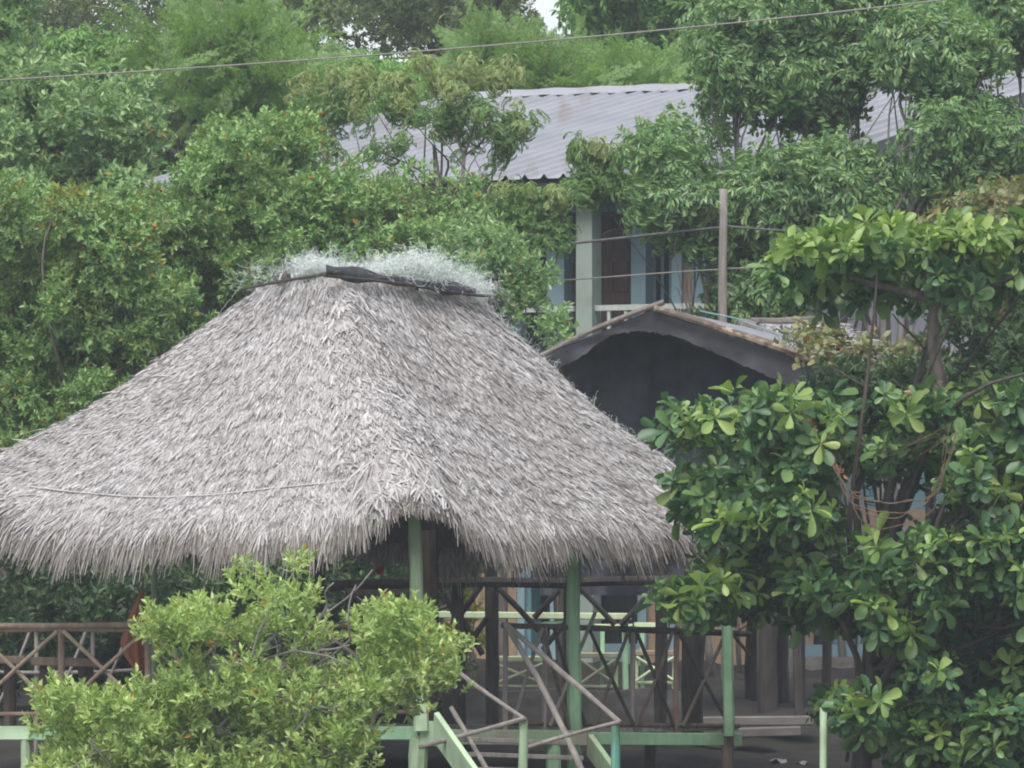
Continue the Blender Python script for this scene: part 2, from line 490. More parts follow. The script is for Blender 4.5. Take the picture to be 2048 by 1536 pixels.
def t_feather(rng, L=0.75, n=10, frond=0.20, pin=6):
    """A plume: a long twig carrying fine two-rowed fronds in one flat layer (axis along z)."""
    mb = MB()
    pv = np.array([(-.5, 0, 0), (.5, 0, 0), (.42, 1, 0), (-.42, 1, 0)]); pq = np.array([(0, 1, 2, 3)])
    for i in range(n):
        t = (i + 0.6) / n
        for sgn in (-1, 1):
            a = sgn * (1.0 - .35 * t) + rng.normal() * .12
            base = np.array([0.0, 0.02 * rng.normal(), L * t])
            d = np.array([math.sin(a), rng.normal() * .2 - .12, math.cos(a)]); d /= np.linalg.norm(d)
            side = np.cross(d, np.array([0, 1.0, 0])); side /= np.linalg.norm(side)
            fl = frond * (1 - .45 * t) * (0.8 + .4 * rng.random())
            for j in range(pin):
                u = (j + .7) / pin
                p = base + d * fl * u
                for s2 in (-1, 1):
                    dd = side * s2 * .9 + d * .45 + np.array([0, rng.normal() * .25, 0])
                    dd /= np.linalg.norm(dd)
                    nn = np.cross(d, dd)
                    xx = np.cross(dd, nn); xx /= np.linalg.norm(xx) + 1e-9
                    Lp = fl * .34 * math.sin(math.pi * (.18 + .72 * u))
                    mb.add(p + pv[:, :1] * xx * fl / pin * .62 + pv[:, 1:2] * dd * Lp, pq)
    return merged(mb)


def t_rosette(rng, n=8, leaf=0.20, el0=0.35, w=0.46):
    """A whorl of broad obovate leaves at a branch tip."""
    mb = MB(); lv, lq = broad_leaf(w)
    for k in range(n):
        t = k / n
        euler_stamp(mb, lv, lq, k * 2.4 + rng.normal() * .25, el0 + 0.95 * t ** 1.5 - .35 + rng.normal() * .36,
                    np.array([0, 0, .05 * t]), leaf * (1.08 - .5 * t) * (0.65 + .6 * rng.random()), rng.normal() * .6)
    return merged(mb)


def variants(fn, k=5, seed=1, **kw):
    return [fn(np.random.default_rng(seed + i), **kw) for i in range(k)]


T_SHRUB = variants(t_shrub, 6, 10)
T_SHRUB_BIG = variants(t_shrub, 5, 20, n=11, L=0.20, leaf=0.085, w=0.5)
T_BUSH = variants(t_shrub, 6, 30, n=13, L=0.17, leaf=0.068, w=0.46, el=0.75)
T_DROOP = variants(t_pinnate, 5, 40, n=6, L=0.34, pairs=8, leaf=0.085, w=0.30, droop=1.5, el0=0.0)
T_NEEM = variants(t_pinnate, 5, 50, n=6, L=0.27, pairs=5, leaf=0.092, w=0.40, droop=0.75, el0=0.35)
T_FEATHER = variants(t_feather, 5, 60)
T_ROSE = variants(t_rosette, 7, 70)
T_FAR = variants(t_shrub, 4, 80, n=12, L=0.32, leaf=0.13, w=0.5)
T_FAR_PIN = variants(t_pinnate, 4, 90, n=5, L=0.42, pairs=5, leaf=0.15, w=0.36, droop=0.8, el0=0.3)
T_ROUND = variants(t_shrub, 4, 95, n=7, L=0.14, leaf=0.075, w=0.85, el=0.3)


def in_poly(x, y, poly):
    c = False
    n_ = len(poly)
    for i in range(n_):
        x0, y0 = poly[i]; x1, y1 = poly[i - 1]
        if (y0 > y) != (y1 > y) and x < (x1 - x0) * (y - y0) / (y1 - y0) + x0:
            c = not c
    return c


def clumps(poly, Y0, Y1, n, r, seed, flat=0.8, spread=0.62, inset=0.35, twig=8, loose=True):
    """n leafy masses (centre, radii) filling an outline seen in the photo between the depths Y0 and Y1."""
    rng = np.random.default_rng(seed)
    if loose:                                             # many small uneven masses rather than a few balls
        n, r, spread = int(n * 1.9), (r[0] * .55, r[1] * .82), spread * .8
    xs = [p[0] for p in poly]; ys = [p[1] for p in poly]
    out, tries = [], 0
    while len(out) < n and tries < n * 400:
        tries += 1
        x, y = rng.uniform(min(xs), max(xs)), rng.uniform(min(ys), max(ys))
        if not in_poly(x, y, poly):
            continue
        rp = rng.uniform(*r)
        e = (rp * inset + twig) * (1 if tries < n * 120 else .55)
        if not all(in_poly(x + e * a, y + e * b, poly) for a, b in ((1, 0), (-1, 0), (0, 1), (0, -1))):
            if tries < n * 330:
                continue
        if tries < n * 250 and any(abs(x - o[6]) ** 2 + abs(y - o[7]) ** 2 < (spread * (rp + o[8]) / 2) ** 2 for o in out):
            continue
        Y = rng.uniform(Y0, Y1)
        rm = rp * Y / F
        out.append((*P(x, y, Y), rm, rm, rm * flat, x, y, rp))
    return np.array(out)[:, :6]


def foliage(parent, mat, cl, T, n, up=0.6, outw=0.7, rnd=0.5, scale=(0.8, 1.2), seed=0, name='crown', fill=0.45, bias=(0, 0, 0), smooth=False):
    rng = np.random.default_rng(seed)
    wt = (cl[:, 3] * cl[:, 5]) ** 1.0
    ci = rng.choice(len(cl), n, p=wt / wt.sum())
    d = rng.standard_normal((n, 3)); d /= np.linalg.norm(d, axis=1)[:, None]
    rr = rng.random(n) ** fill
    rr = np.where(rng.random(n) < .22, rr * rng.uniform(1.0, 1.9, n), rr)      # stray twigs outside the masses
    pos = cl[ci, :3] + d * rr[:, None] * cl[ci, 3:6]
    ax = outw * d + up * np.array([0, 0, 1.0]) + rnd * rng.standard_normal((n, 3)) + np.asarray(bias)
    Rm = frames(ax, rng.random(n) * 6.283)
    sc = rng.uniform(*scale, n)
    ti = rng.integers(0, len(T), n)
    vs, qs, off = [], [], 0
    for k, (tv, tq) in enumerate(T):
        s = ti == k
        if not s.any():
            continue
        v, q = stamp(tv, tq, Rm[s], pos[s], sc[s])
        vs.append(v); qs.append(q + off); off += len(v)
    return mesh_obj(name, np.vstack(vs), np.vstack(qs), mat, parent, smooth)


def curve(p0, p1, bend, seg=9, rng=RNG):
    t = np.linspace(0, 1, seg)[:, None]
    L = np.linalg.norm(np.asarray(p1) - p0)
    off = rng.standard_normal(3) * bend * L
    off2 = rng.standard_normal(3) * bend * L * .4
    return np.asarray(p0) + (np.asarray(p1) - p0) * t + np.sin(np.pi * t) * off + np.sin(2 * np.pi * t) * off2


def trunk(parent, mat, base, fork, r, cl, limbs=10, seed=0, name='trunk', bend=0.06, twig=0.25):
    """Tapered trunk to the fork, limbs from its upper half to the leafy masses, a side twig or two on each."""
    rng = np.random.default_rng(seed)
    mb = MB()
    main = curve(base, fork, bend * .5, 10, rng)
    mb.tube(main, np.linspace(r, r * .55, 10), 9, .05)
    idx = rng.choice(len(cl), min(limbs, len(cl)), replace=False)
    for i in idx:
        s = main[rng.integers(5, 10)]
        e = cl[i, :3] + np.array([0, 0, cl[i, 5] * .3])
        pts = curve(s, e, bend * 1.6, 9, rng)
        mb.tube(pts, np.linspace(r * .42, r * .09, 9), 6, .05)
        for _ in range(2):
            q = pts[rng.integers(4, 8)]
            e2 = q + (rng.standard_normal(3) * .7 + np.array([0, 0, .5])) * twig
            mb.tube(curve(q, e2, .12, 5, rng), np.linspace(r * .12, r * .05, 5), 5, 0)
    return mb.build(name, mat, parent, True)


def plant(name, label, cat, parts, base, fork, r, bark='bark', limbs=10, seed=0, group=None, bend=0.06, fork2=None):
    """A tree or shrub thing: trunk plus one or more crowns. parts: list of (clumps, material, templates, count, kwargs)."""
    base = np.array(base, float)
    t = thing(name, label, cat, tuple(base), group)
    allc = np.vstack([p[0] for p in parts])
    trunk(t, M[bark], base - np.array([0, 0, .15]), np.array(fork, float), r, allc, limbs, seed, bend=bend)
    for k, (cl, mat, T, cnt, kw) in enumerate(parts):
        kw = dict(kw)
        foliage(t, M[mat], cl, T, cnt, seed=seed * 7 + k, name=kw.pop('name', 'crown'), **kw)
    return t


def gbase(px, Y):
    return np.array([(px - 1024) * Y / F, Y, ground_z(Y)])


# ================================================================== THE SETTING
ys = np.concatenate([[0, 20, 40], np.linspace(46, 100, 90), [105, 112, 120, 140, 180, 300, 900]])
xs = np.concatenate([[-900, -200, -60, -30], np.linspace(-14, 14, 90), [30, 60, 200, 900]])
gx, gy = np.meshgrid(xs, ys)
gz = np.vectorize(ground_z)(gy)
near = (np.abs(gx) < 13) & (gy > 55) & (gy < 99)
gz = gz + np.where(near, 0.035 * RNG.standard_normal(gz.shape), 0)
tag(MB().grid(np.stack([gx, gy, gz], 2)).build('ground', M['soil'], None, True), kind='structure')
wx, wy = np.meshgrid([-900, 900], [-50, 54.5])
tag(MB().grid(np.stack([wx, wy, np.zeros_like(wx)], 2).astype(float)).build('water', M['water']), kind='structure')

# ================================================================== THE TWO STOREY HOUSE
TH = R(26)
hr = np.array([math.cos(TH), -math.sin(TH), 0])         # along the facade
hd = np.array([math.sin(TH), math.cos(TH), 0])          # into the house
E0 = P(229, 385, 79.7); E0[2] = 0


def hp(u, d, z):
    return E0 + hr * u + hd * d + np.array([0, 0, z])


def hu(px, d):
    """u on the facade plane at depth d for a photo column."""
    k = (px - 1024) / F
    b0 = E0 + hd * d
    return (k * b0[1] - b0[0]) / (hr[0] - k * hr[1])


def hz(py, u, d):
    return CAMZ - (py - HY) * hp(u, d, 0)[1] / F


def hbox(mb, u0, u1, d0, d1, z0, z1):
    return mb.hexa([hp(u0, d0, z0), hp(u1, d0, z0), hp(u1, d1, z0), hp(u0, d1, z0), hp(u0, d0, z1), hp(u1, d0, z1), hp(u1, d1, z1), hp(u0, d1, z1)])


house = thing('house', 'two storey blue and tan house with corrugated metal roof behind the thatched hut', 'house', tuple(hp(4, 4, ground_z(82))))
ZE, ZR, DR = 7.42, 9.2, 9.0
UE = hu(1590, 0)
G0 = 1.55
# corrugated roof: two slopes
nu = int(UE / 0.06)
uu = np.linspace(0, UE, int(UE / 0.0125))
for nm, (dA, zA, dB, zB) in (('roof', (0, ZE, DR, ZR)), ('rear_roof', (DR + .01, ZR - 0.02, 2 * DR, ZE))):
    rows = []
    for t in np.linspace(0, 1, 6):
        wav = 0.055 * np.exp(-(((uu + .12) % .25 - .125) / .030) ** 2) + (0.012 if 0.3 < t < .5 else 0)
        rows.append(np.array([hp(u, dA + (dB - dA) * t, zA + (zB - zA) * t + wv) for u, wv in zip(uu, wav)]))
    MB().grid(np.array(rows)).build(nm, M['zinc'], house, False)
mb = MB()
rc = [hp(0, DR - .35, ZR - .02), hp(UE, DR - .35, ZR - .02)]
rows = []
for d, z in ((-.38, -.035), (-.2, .05), (0, .085), (.2, .05), (.38, -.035)):
    rows.append([hp(u, DR + d, ZR + z + .008 * math.sin(u * 9)) for u in np.linspace(-.05, UE + .05, 60)])
MB().grid(rows).build('ridge_cap', M['zinc'], house, True)
# fascia board, rafters' soffit
mb = MB(); hbox(mb, 0, UE, .06, .12, ZE - .20, ZE - .045); mb.build('fascia', M['dark_wood'], house)
mb = MB(); hbox(mb, 0.05, UE - .05, .14, 1.5, ZE - .10, ZE - .05); mb.build('soffit', M['beam_blue'], house)
WD = 1.0                                               # facade plane
zc = lambda py, px=1250, d=WD: hz(py, hu(px, d), d)
Z_SLAB = 4.55
# walls: back plane behind the recessed openings, unlit rooms put into its colour
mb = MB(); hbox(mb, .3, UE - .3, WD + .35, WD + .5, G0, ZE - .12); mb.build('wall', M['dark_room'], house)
mb = MB(); hbox(mb, .2, UE - .2, WD - .9, WD + .3, Z_SLAB - .2, Z_SLAB); mb.build('balcony_slab', M['wall_blue'], house)
zb0, zb1 = zc(420), zc(397)
mb = MB(); hbox(mb, .25, UE - .25, WD - .02, WD + .34, zb0, zb1); mb.build('beam', M['beam_blue'], house)
mb = MB(); hbox(mb, .25, UE - .25, WD + .02, WD + .33, zb1 + .003, ZE - .13); mb.build('upper_wall', M['wall_blue'], house)


def pil(pxa, pxb, z0, z1, mat, name='pilaster', d=WD, dep=.22):
    mb = MB(); hbox(mb, hu(pxa, d), hu(pxb, d), d, d + dep, z0, z1)
    return mb.build(name, M[mat], house)


for a, b_ in ((900, 935), (1000, 1030), (1093, 1128), (1262, 1291), (1343, 1363), (1384, 1416), (1500, 1530)):
    pil(a, b_, Z_SLAB + .002, zb0 - .002, 'wall_blue', dep=.33)
for a, b_ in ((936, 999), (1363.5, 1383.5), (1417, 1499)):
    pil(a, b_, Z_SLAB + .002, zb0 - .003, 'wall_tan', 'wall_panel', WD + .06, .2)


def door(pxa, pxb, z0, z1, d):
    ua, ub = hu(pxa, d), hu(pxb, d)
    mb = MB(); hbox(mb, ua, ub, d, d + .05, z0, z1)
    o = mb.build('door', M['door'], house)
    mb = MB()
    nz = 5
    hh = (z1 - z0) / nz
    for k in range(nz):
        for s in range(2):
            um = ua + (ub - ua) * (.08 + .46 * s)
            hbox(mb, um, um + (ub - ua) * .38, d - .02, d - .002, z0 + hh * (k + .15), z0 + hh * (k + .85))
    p = mb.build('door_panel', M['door'], o)
    return o


door(1196, 1262, Z_SLAB + .01, zb0 - .01, WD + .26)
door(1128, 1160, Z_SLAB + .01, zb0 - .01, WD + .26)
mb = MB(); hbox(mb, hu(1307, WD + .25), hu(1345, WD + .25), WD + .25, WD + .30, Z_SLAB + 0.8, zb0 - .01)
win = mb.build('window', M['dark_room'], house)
mb = MB()
for f in (0.0, .5, 1.0):
    u = hu(1309, WD + .23) + (hu(1342, WD + .23) - hu(1309, WD + .23)) * f
    hbox(mb, u - .02, u + .02, WD + .22, WD + .248, Z_SLAB + .8, zb0 - .02)
mb.build('window_frame', M['beam_blue'], win)
# veranda columns and the pale balcony railing
CD = 0.35
for a, b_ in ((1152, 1184), (700, 732)):
    mb = MB(); hbox(mb, hu(a, CD), hu(b_, CD), CD, CD + .26, Z_SLAB + .002, zb1 + .25)
    cobj = mb.build('column', M['col_pale'], house)
    mb = MB(); hbox(mb, hu(a, CD), hu(b_, CD), CD + .02, CD + .24, G0, Z_SLAB - .205)
    mb.build('column', M['col_pale'], house)
mb = MB(); hbox(mb, .3, UE - .3, CD + .06, CD + .2, zb1 + .253, ZE - .12); mb.build('veranda_beam', M['beam_blue'], house)
zr = hz(616, hu(1220, CD + .1), CD + .1)
mb = MB()
ua, ub = hu(1187, CD + .1), hu(1580, CD + .1)
hbox(mb, ua, ub, CD + .08, CD + .14, zr - .03, zr + .035)
hbox(mb, hu(740, CD + .1), hu(1148, CD + .1), CD + .08, CD + .14, zr - .03, zr + .035)
for u in np.arange(ua + .2, ub, .22):
    hbox(mb, u - .02, u + .02, CD + .09, CD + .13, Z_SLAB + .003, zr - .032)
mb.build('balcony_railing', M['rail_white'], house)
# lower storey seen under the thatch
zl0, zl1 = G0, Z_SLAB - .21
for a, b_ in ((880, 991), (1006, 1033)):
    pil(a, b_, zl0, zl1, 'wall_tan', 'wall_panel', WD + .06, .25)
for a, b_ in ((991.5, 1005), (1034, 1049), (1100, 1120), (1275, 1292), (1330, 1350)):
    pil(a, b_, zl0, zl1, 'wall_blue', dep=.34)
pil(1050, 1062, zl0, zl1, 'wall_teal', d=WD + .05, dep=.28)  # darker strip: the shaded side of the pilaster, put into colour
pil(1160, 1196, zl0, zl1, 'beam_blue', 'lower_door', WD + .2, .1)
pil(1293, 1329, zl0, zl1, 'wall_tan', 'wall_panel', WD + .06, .25)
pil(1351, 1590, zl0, zl1, 'wall_tan', 'wall_panel', WD + .06, .25)
mb = MB(); hbox(mb, hu(1062, WD), hu(1290, WD), WD + .10, WD + .33, G0, 1.98); mb.build('plinth', M['wall_blue'], house)
# gable end facing right
UG = UE - .35
mb = MB()
g = [hp(UG, .9, ZE - .14 + 0.12), hp(UG, DR, ZR - .06), hp(UG, 2 * DR - 1.0, ZE)]
dd = np.linspace(.9, 2 * DR - .9, 30)
top = [ZE - .08 + (ZR - ZE) * (1 - abs(d - DR) / DR) for d in dd]
MB().grid([[hp(UG, d, 4.9) for d in dd], [hp(UG, d, t_) for d, t_ in zip(dd, top)]]).build('gable_wall', M['wall_grey'], house)
MB().grid([[hp(UG - .002, d, 3.6) for d in dd], [hp(UG - .002, d, 4.9) for d in dd]]).build('gable_band', M['wall_teal'], house)
MB().grid([[hp(UG, d, 1.95) for d in dd], [hp(UG, d, 3.6) for d in dd]]).build('gable_wall', M['wall_tan'], house)
mb = MB(); hbox(mb, UG - .1, UG + .08, .9, 2 * DR - .9, G0, 1.97); mb.build('plinth', M['wall_blue'], house)
mb = MB(); hbox(mb, UG + .1, UG + 1.6, .3, 12, G0 - .1, 1.83); mb.build('apron_slab', M['step'], house)
mb = MB(); hbox(mb, UG - .01, UG + .02, 1.9, 2.9, 1.98, 3.4); mb.build('gable_door', M['beam_blue'], house)

# ================================================================== THE THATCHED HUT
hut = thing('thatched_hut', 'large grey palm thatched hut on a green timber deck with pole railings', 'hut', tuple(P(840, 1475, 58)))
XY = lambda px, Y: np.array([(px - 1024) * Y / F, Y])
EN, EL, ER = XY(842, 56.8), XY(-165, 59.6), XY(1530, 60.8)
EB = EL + ER - EN
TN, TL, TR = XY(668, 59.0), XY(505, 59.9), XY(968, 60.9)
TB = TL + TR - TN


def ring(th, p=7.0):
    c, s = np.cos(th), np.sin(th)
    k = (np.abs(c) ** p + np.abs(s) ** p) ** (-1 / p)
    return c * k, s * k


def quadmap(a, b, N_, R_, L_, B_):
    a = (a + 1)[..., None] / 2; b = (b + 1)[..., None] / 2
    return (1 - a) * (1 - b) * N_ + a * (1 - b) * R_ + (1 - a) * b * L_ + a * b * B_


_waves = [(RNG.uniform(2, 6), RNG.uniform(2, 7), RNG.uniform(0, 6.28)) for _ in range(10)]


def roof_pt(th, v):
    """The thatch surface: th round the plan, v from the ridge (0) to the eave (1)."""
    th = np.asarray(th, float); v = np.asarray(v, float)
    a, b = ring(th)
    e = quadmap(a, b, EN, ER, EL, EB)
    t = quadmap(a, b, TN, TR, TL, TB)
    xy = t + (e - t) * v[..., None]
    ab = np.clip(a * b / 0.82, -1, 1)                       # +1 at the near and far corners, -1 at the left and right ones
    cn = np.abs(ab) ** 5
    ze = 3.03 + 0.02 * np.clip(-b, 0, 1) ** 6 + 0.12 * cn + 0.13 * np.clip(ab, 0, 1) ** 9 * (b < 0) + 0.34 * np.clip(-ab, 0, 1) ** 2.6 * (b > 0) + 0.08 * np.clip(-ab, 0, 1) ** 5 * (b < 0)
    zt = 5.27 + 0.05 * (a * b)
    f = 0.80 * v + 0.20 * (1 - (1 - v) ** 2)
    z = zt + (ze - zt) * f
    bump = sum(np.sin(th * i * 2 + p_) * np.sin(v * j * 2 + p_ * 2) for i, j, p_ in _waves) * 0.012
    return np.concatenate([xy, (z + bump)[..., None]], -1)


th_g, v_g = np.meshgrid(np.linspace(0, 2 * np.pi, 161), np.linspace(0, 1, 30))
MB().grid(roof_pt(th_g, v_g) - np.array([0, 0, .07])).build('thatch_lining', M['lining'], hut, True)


def strands(n, v0, v1, L, wd, lift, gravity, seed, yaw=0.22, hug=0.03, th_rng=None):
    rng = np.random.default_rng(seed)
    # even per area: sample v with density growing with the perimeter
    v = np.sqrt(rng.uniform((v0 + .32) ** 2, (v1 + .32) ** 2, n)) - .32
    th = rng.uniform(0, 2 * np.pi, n) if th_rng is None else rng.uniform(*th_rng, n)
    e = 1e-3
    p = roof_pt(th, v)
    dv = roof_pt(th, v + e) - p; dv /= np.linalg.norm(dv, axis=1)[:, None]
    dt = roof_pt(th + e, v) - p; dt /= np.linalg.norm(dt, axis=1)[:, None]
    nr = np.cross(dt, dv); nr *= np.sign(nr[:, 2:3]); nr /= np.linalg.norm(nr, axis=1)[:, None]
    dt = np.cross(nr, dv)
    cl_ = np.sin(th * 61 + 4 * np.sin(v * 9)) * .5 + np.sin(th * 37 + v * 17) * .5    # neighbours lean together, in tufts
    tf = np.sin(th * 97 + 3 * np.sin(th * 31)) * np.sin(th * 53 + 1.3)                # ragged tufts
    ya = rng.normal(0, yaw, n) + .20 * cl_ + (.28 * np.sin(th * 140 + 2 * np.sin(th * 47)) if gravity > .1 else 0)
    d = dv * np.cos(ya)[:, None] + dt * np.sin(ya)[:, None]
    ra, rb = ring(th)
    Ls = L * rng.uniform(.6, 1.35, n) * (1 - .35 * np.clip(ra * rb / .82, 0, 1) ** 12 * (v > .8)) * (1 + (.38 * tf if gravity > .1 else 0))
    lf = np.abs(rng.normal(0, lift, n)) + .01
    wv = wd * rng.uniform(.55, 1.4, n)
    tw = rng.normal(0, .33, n)
    sd = np.cross(nr, d)
    sd = sd * np.cos(tw)[:, None] + nr * np.sin(tw)[:, None]
    course = ((v * 13 + .6 * np.sin(th * 9) + .4 * np.sin(th * 23)) % 1.0) * .014
    base = p + nr * (rng.uniform(0, hug, n) + course)[:, None]
    g = np.array([0, 0, -1.0])
    mid = base + d * (Ls * .5)[:, None] + nr * (lf * Ls * .5)[:, None] + g * (gravity * Ls * .12)[:, None] if not np.isscalar(gravity) else base + d * (Ls * .5)[:, None] + nr * (lf * Ls * .5)[:, None] + g * (gravity * Ls * .15)[:, None]
    tip = base + d * (Ls * (1 - .25 * gravity))[:, None] + nr * (lf * Ls)[:, None] + g * (gravity * Ls * .75)[:, None]
    W = (sd * wv[:, None]) / 2
    V = np.stack([base - W, base + W, mid - W, mid + W, tip - W * .45, tip + W * .45], 1).reshape(-1, 3)
    k = np.arange(n) * 6
    Q = np.concatenate([np.stack([k, k + 1, k + 3, k + 2], 1), np.stack([k + 2, k + 3, k + 5, k + 4], 1)])
    return V, Q


def joined(*vq):
    mb = MB()
    for v, q in vq:
        mb.add(v, q)
    return mb


VIS = (R(118), R(332))
joined(strands(390000, .0, .955, .070, .0115, .09, 0.0, 1, yaw=.26, th_rng=VIS), strands(15000, .0, .97, .15, .0135, .12, 0.03, 2, yaw=.34, th_rng=VIS),
       strands(26000, .0, .95, .25, .028, .10, 0.0, 8, th_rng=(R(-28), R(118)))).build('thatch', M['thatch'], hut)
joined(strands(40000, .89, 1.0, .16, .0125, .08, .25, 3, yaw=.28)).build('thatch', M['thatch'], hut)
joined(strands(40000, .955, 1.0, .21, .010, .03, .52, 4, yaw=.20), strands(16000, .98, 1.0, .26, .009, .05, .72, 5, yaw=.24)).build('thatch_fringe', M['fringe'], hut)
# extra sheaf over the near hip, splayed at its foot
joined(strands(11000, .05, .80, .12, .016, .12, .0, 6, yaw=.35, hug=.05, th_rng=(R(225 - 9), R(225 + 9))),
       strands(2600, .76, .99, .24, .017, .10, .30, 7, yaw=.5, hug=.07, th_rng=(R(225 - 6), R(225 + 6))),
       strands(700, .965, 1.0, .20, .012, .08, .6, 9, yaw=.35, th_rng=(R(225 - 6), R(225 + 6)))).build('hip_thatch', M['thatch'], hut)
# ridge: a low hump of thatch with a pole along each edge and a strip of black plastic
mb = MB()
tcn = [P(596, 560, 59.6), P(640, 545, 59.7), P(700, 549, 60), P(800, 560, 60.6), P(900, 572, 61), P(962, 588, 61.2)]
mb.tube(tcn, [.08, .12, .12, .12, .11, .07], 10, .05)
mb.build('ridge_roll', M['lining'], hut, True)
rg = np.random.default_rng(5)
sv, sq = [], []
for k in range(1500):
    t = rg.random() * 5; i = int(min(t, 4)); f = t - i
    c = tcn[i] * (1 - f) + tcn[i + 1] * f
    a = rg.uniform(-1.9, 1.9) - .3
    d = np.array([.25 * rg.normal(), -math.sin(a) * 0.9, -0.55 - .3 * rg.random()])
    d[0] += .5 * rg.normal()
    b0 = c + np.array([.3 * rg.normal() * .3, -.11 * math.sin(a), .115 * math.cos(a)])
    d /= np.linalg.norm(d)
    s = np.cross(d, [0, 0.5, 1.0]); s /= np.linalg.norm(s); wv = .011
    Ls = rg.uniform(.15, .42)
    sv += [b0 - s * wv, b0 + s * wv, b0 + d * Ls + s * wv * .5, b0 + d * Ls - s * wv * .5]
    sq.append((4 * k, 4 * k + 1, 4 * k + 2, 4 * k + 3))
mb = MB(); mb.add(sv, sq); mb.build('ridge_thatch', M['thatch'], hut)
mb = MB(); mb.log(P(488, 577, 59.3), P(682, 543, 58.75), .013, .017, .012); mb.build('ridge_pole', M['bark_dark'], hut)
mb = MB(); mb.log(P(648, 551, 58.7), P(905, 584, 60.1), .015, .017, .006); mb.log(P(905, 584, 60.1), P(978, 592, 60.5), .017, .013, .006); mb.build('ridge_pole', M['bark_dark'], hut)
t1 = np.linspace(0, 1, 24); pts = []
for r_ in range(5):
    f = r_ / 4
    row = []
    for t in t1:
        x = 652 + 300 * t
        y = 541 + 43 * t + (f - .5) * (24 - 6 * t + 6 * math.sin(t * 9)) + 3 * math.sin(t * 21 + r_)
        row.append(P(x, y, 58.74 + 1.72 * t - .05 * math.sin(f * 3.1) + .02 * math.sin(t * 33 + 2 * r_)))
    pts.append(row)
MB().grid(pts).build('ridge_plastic', M['tarp_grey'], hut, True)

# the fishing net heaped on the ridge and trailing down the right hip
net_obj = MB()
rg = np.random.default_rng(21)


def net_curves(mb, n, centre_fn, spread, steps=16, step=.020, wd=.0024, curl=1.0, gravity=0.0):
    for _ in range(n):
        c, sp = centre_fn()
        p = c + rg.standard_normal(3) * np.asarray(sp)
        d = rg.standard_normal(3); d /= np.linalg.norm(d)
        k = rg.standard_normal(3) * curl
        pts = [p]
        for i in range(steps):
            d = d + np.cross(k, d) * .35 + rg.standard_normal(3) * .25 + np.array([0, 0, -gravity])
            d = d + (c - p) * .55
            d /= np.linalg.norm(d)
            p = p + d * step
            pts.append(p)
        pts = np.array(pts)
        t = np.gradient(pts, axis=0)
        s = np.cross(t, rg.standard_normal(3)); s /= np.linalg.norm(s, axis=1)[:, None] + 1e-9
        mb.grid(np.stack([pts - s * wd / 2, pts + s * wd / 2]))


def heap():
    u = rg.random()
    if u < .26:
        return P(rg.uniform(600, 676), 531 + rg.uniform(-4, 5) + .004 * (rg.uniform(-38, 38)) ** 2, 59.3), (.06, .12, .022)
    if u < .93:
        x = rg.triangular(700, 835, 950)
        y = np.interp(x, [690, 750, 840, 900, 955], [546, 538, 531, 544, 568])
        return P(x, y, 59.4 + (x - 690) / 260 * 1.0), (.08, .18, np.interp(x, [690, 780, 860, 955], [.008, .035, .05, .03]))
    x = rg.uniform(925, 975)
    return P(x, 572 + (x - 925) * .3, 60.6), (.06, .1, .04)


net_curves(net_obj, 2400, heap, 0)
net_curves(net_obj, 90, heap, 0, steps=16, step=.03, wd=.0016, curl=1.6)
net_curves(net_obj, 45, lambda: (P(rg.uniform(490, 590), 0, 59.6) * np.array([1, 1, 0]) + np.array([0, 0, P(0, np.interp(rg.uniform(490, 590), [490, 590], [575, 545]), 59.6)[2]]), (.05, .1, .04)), 0, steps=18, step=.045, wd=.0018, curl=1.8)
net_curves(net_obj, 60, lambda: (P(945, 570, 60.5), (.06, .08, .05)), 0, steps=20, step=.05, wd=.0018, curl=1.8)
THR = 0.0


def trail():
    v = rg.uniform(0.02, .86)
    th = R(rg.normal(-42, 2.2))
    p = roof_pt(np.array([th]), np.array([v]))[0] + np.array([0, 0, .07])
    return p, (.05, .06, .03)


def sil(px_list):
    return None


# the silhouette of the right hip lies where the thatch turns away from the camera
def hip_right(v):
    ths = np.radians(np.linspace(-100, 60, 160))
    p = roof_pt(ths, np.full(160, v))
    x = p[:, 0] / p[:, 1]
    i = int(np.argmax(x))
    return p[i]


def trail2():
    v = rg.uniform(0.0, .84)
    return hip_right(v) + np.array([-.06, -.05, .035]), (.045, .09, .007)


net_curves(net_obj, 1300, trail2, 0, steps=9, step=.015, wd=.0022, curl=.8)
tag(net_obj.build('fishing_net', M['net'], None), 'pale nylon fishing net heaped on the ridge of the thatched hut', 'fishing net')

# pale cord lying along the left thatch slope
pts = []
for px, py in ((60, 985), (150, 993), (250, 1001), (330, 1005), (430, 999), (560, 986), (660, 974), (745, 963)):
    # find the thatch point under this pixel
    best = None
    for th in np.radians(np.linspace(140, 226, 130)):
        p = roof_pt(np.full(60, th), np.linspace(.5, 1, 60))
        x = p[:, 0] / p[:, 1] * F + 1024; y = HY - (p[:, 2] - CAMZ) / p[:, 1] * F
        e = (x - px) ** 2 + (y - py) ** 2
        i = int(np.argmin(e))
        if best is None or e[i] < best[0]:
            best = (e[i], p[i])
    pts.append(best[1] + np.array([0, -.030, .040]))
pts = np.array(pts)
tt = np.linspace(0, 7, 60)
pts = np.stack([np.interp(tt, np.arange(8), pts[:, i]) for i in range(3)], 1)
tag(MB().tube(pts, .008, 6).build('rope', M['rope'], None, True), 'thin pale rope lying across the left slope of the big thatch roof', 'rope')

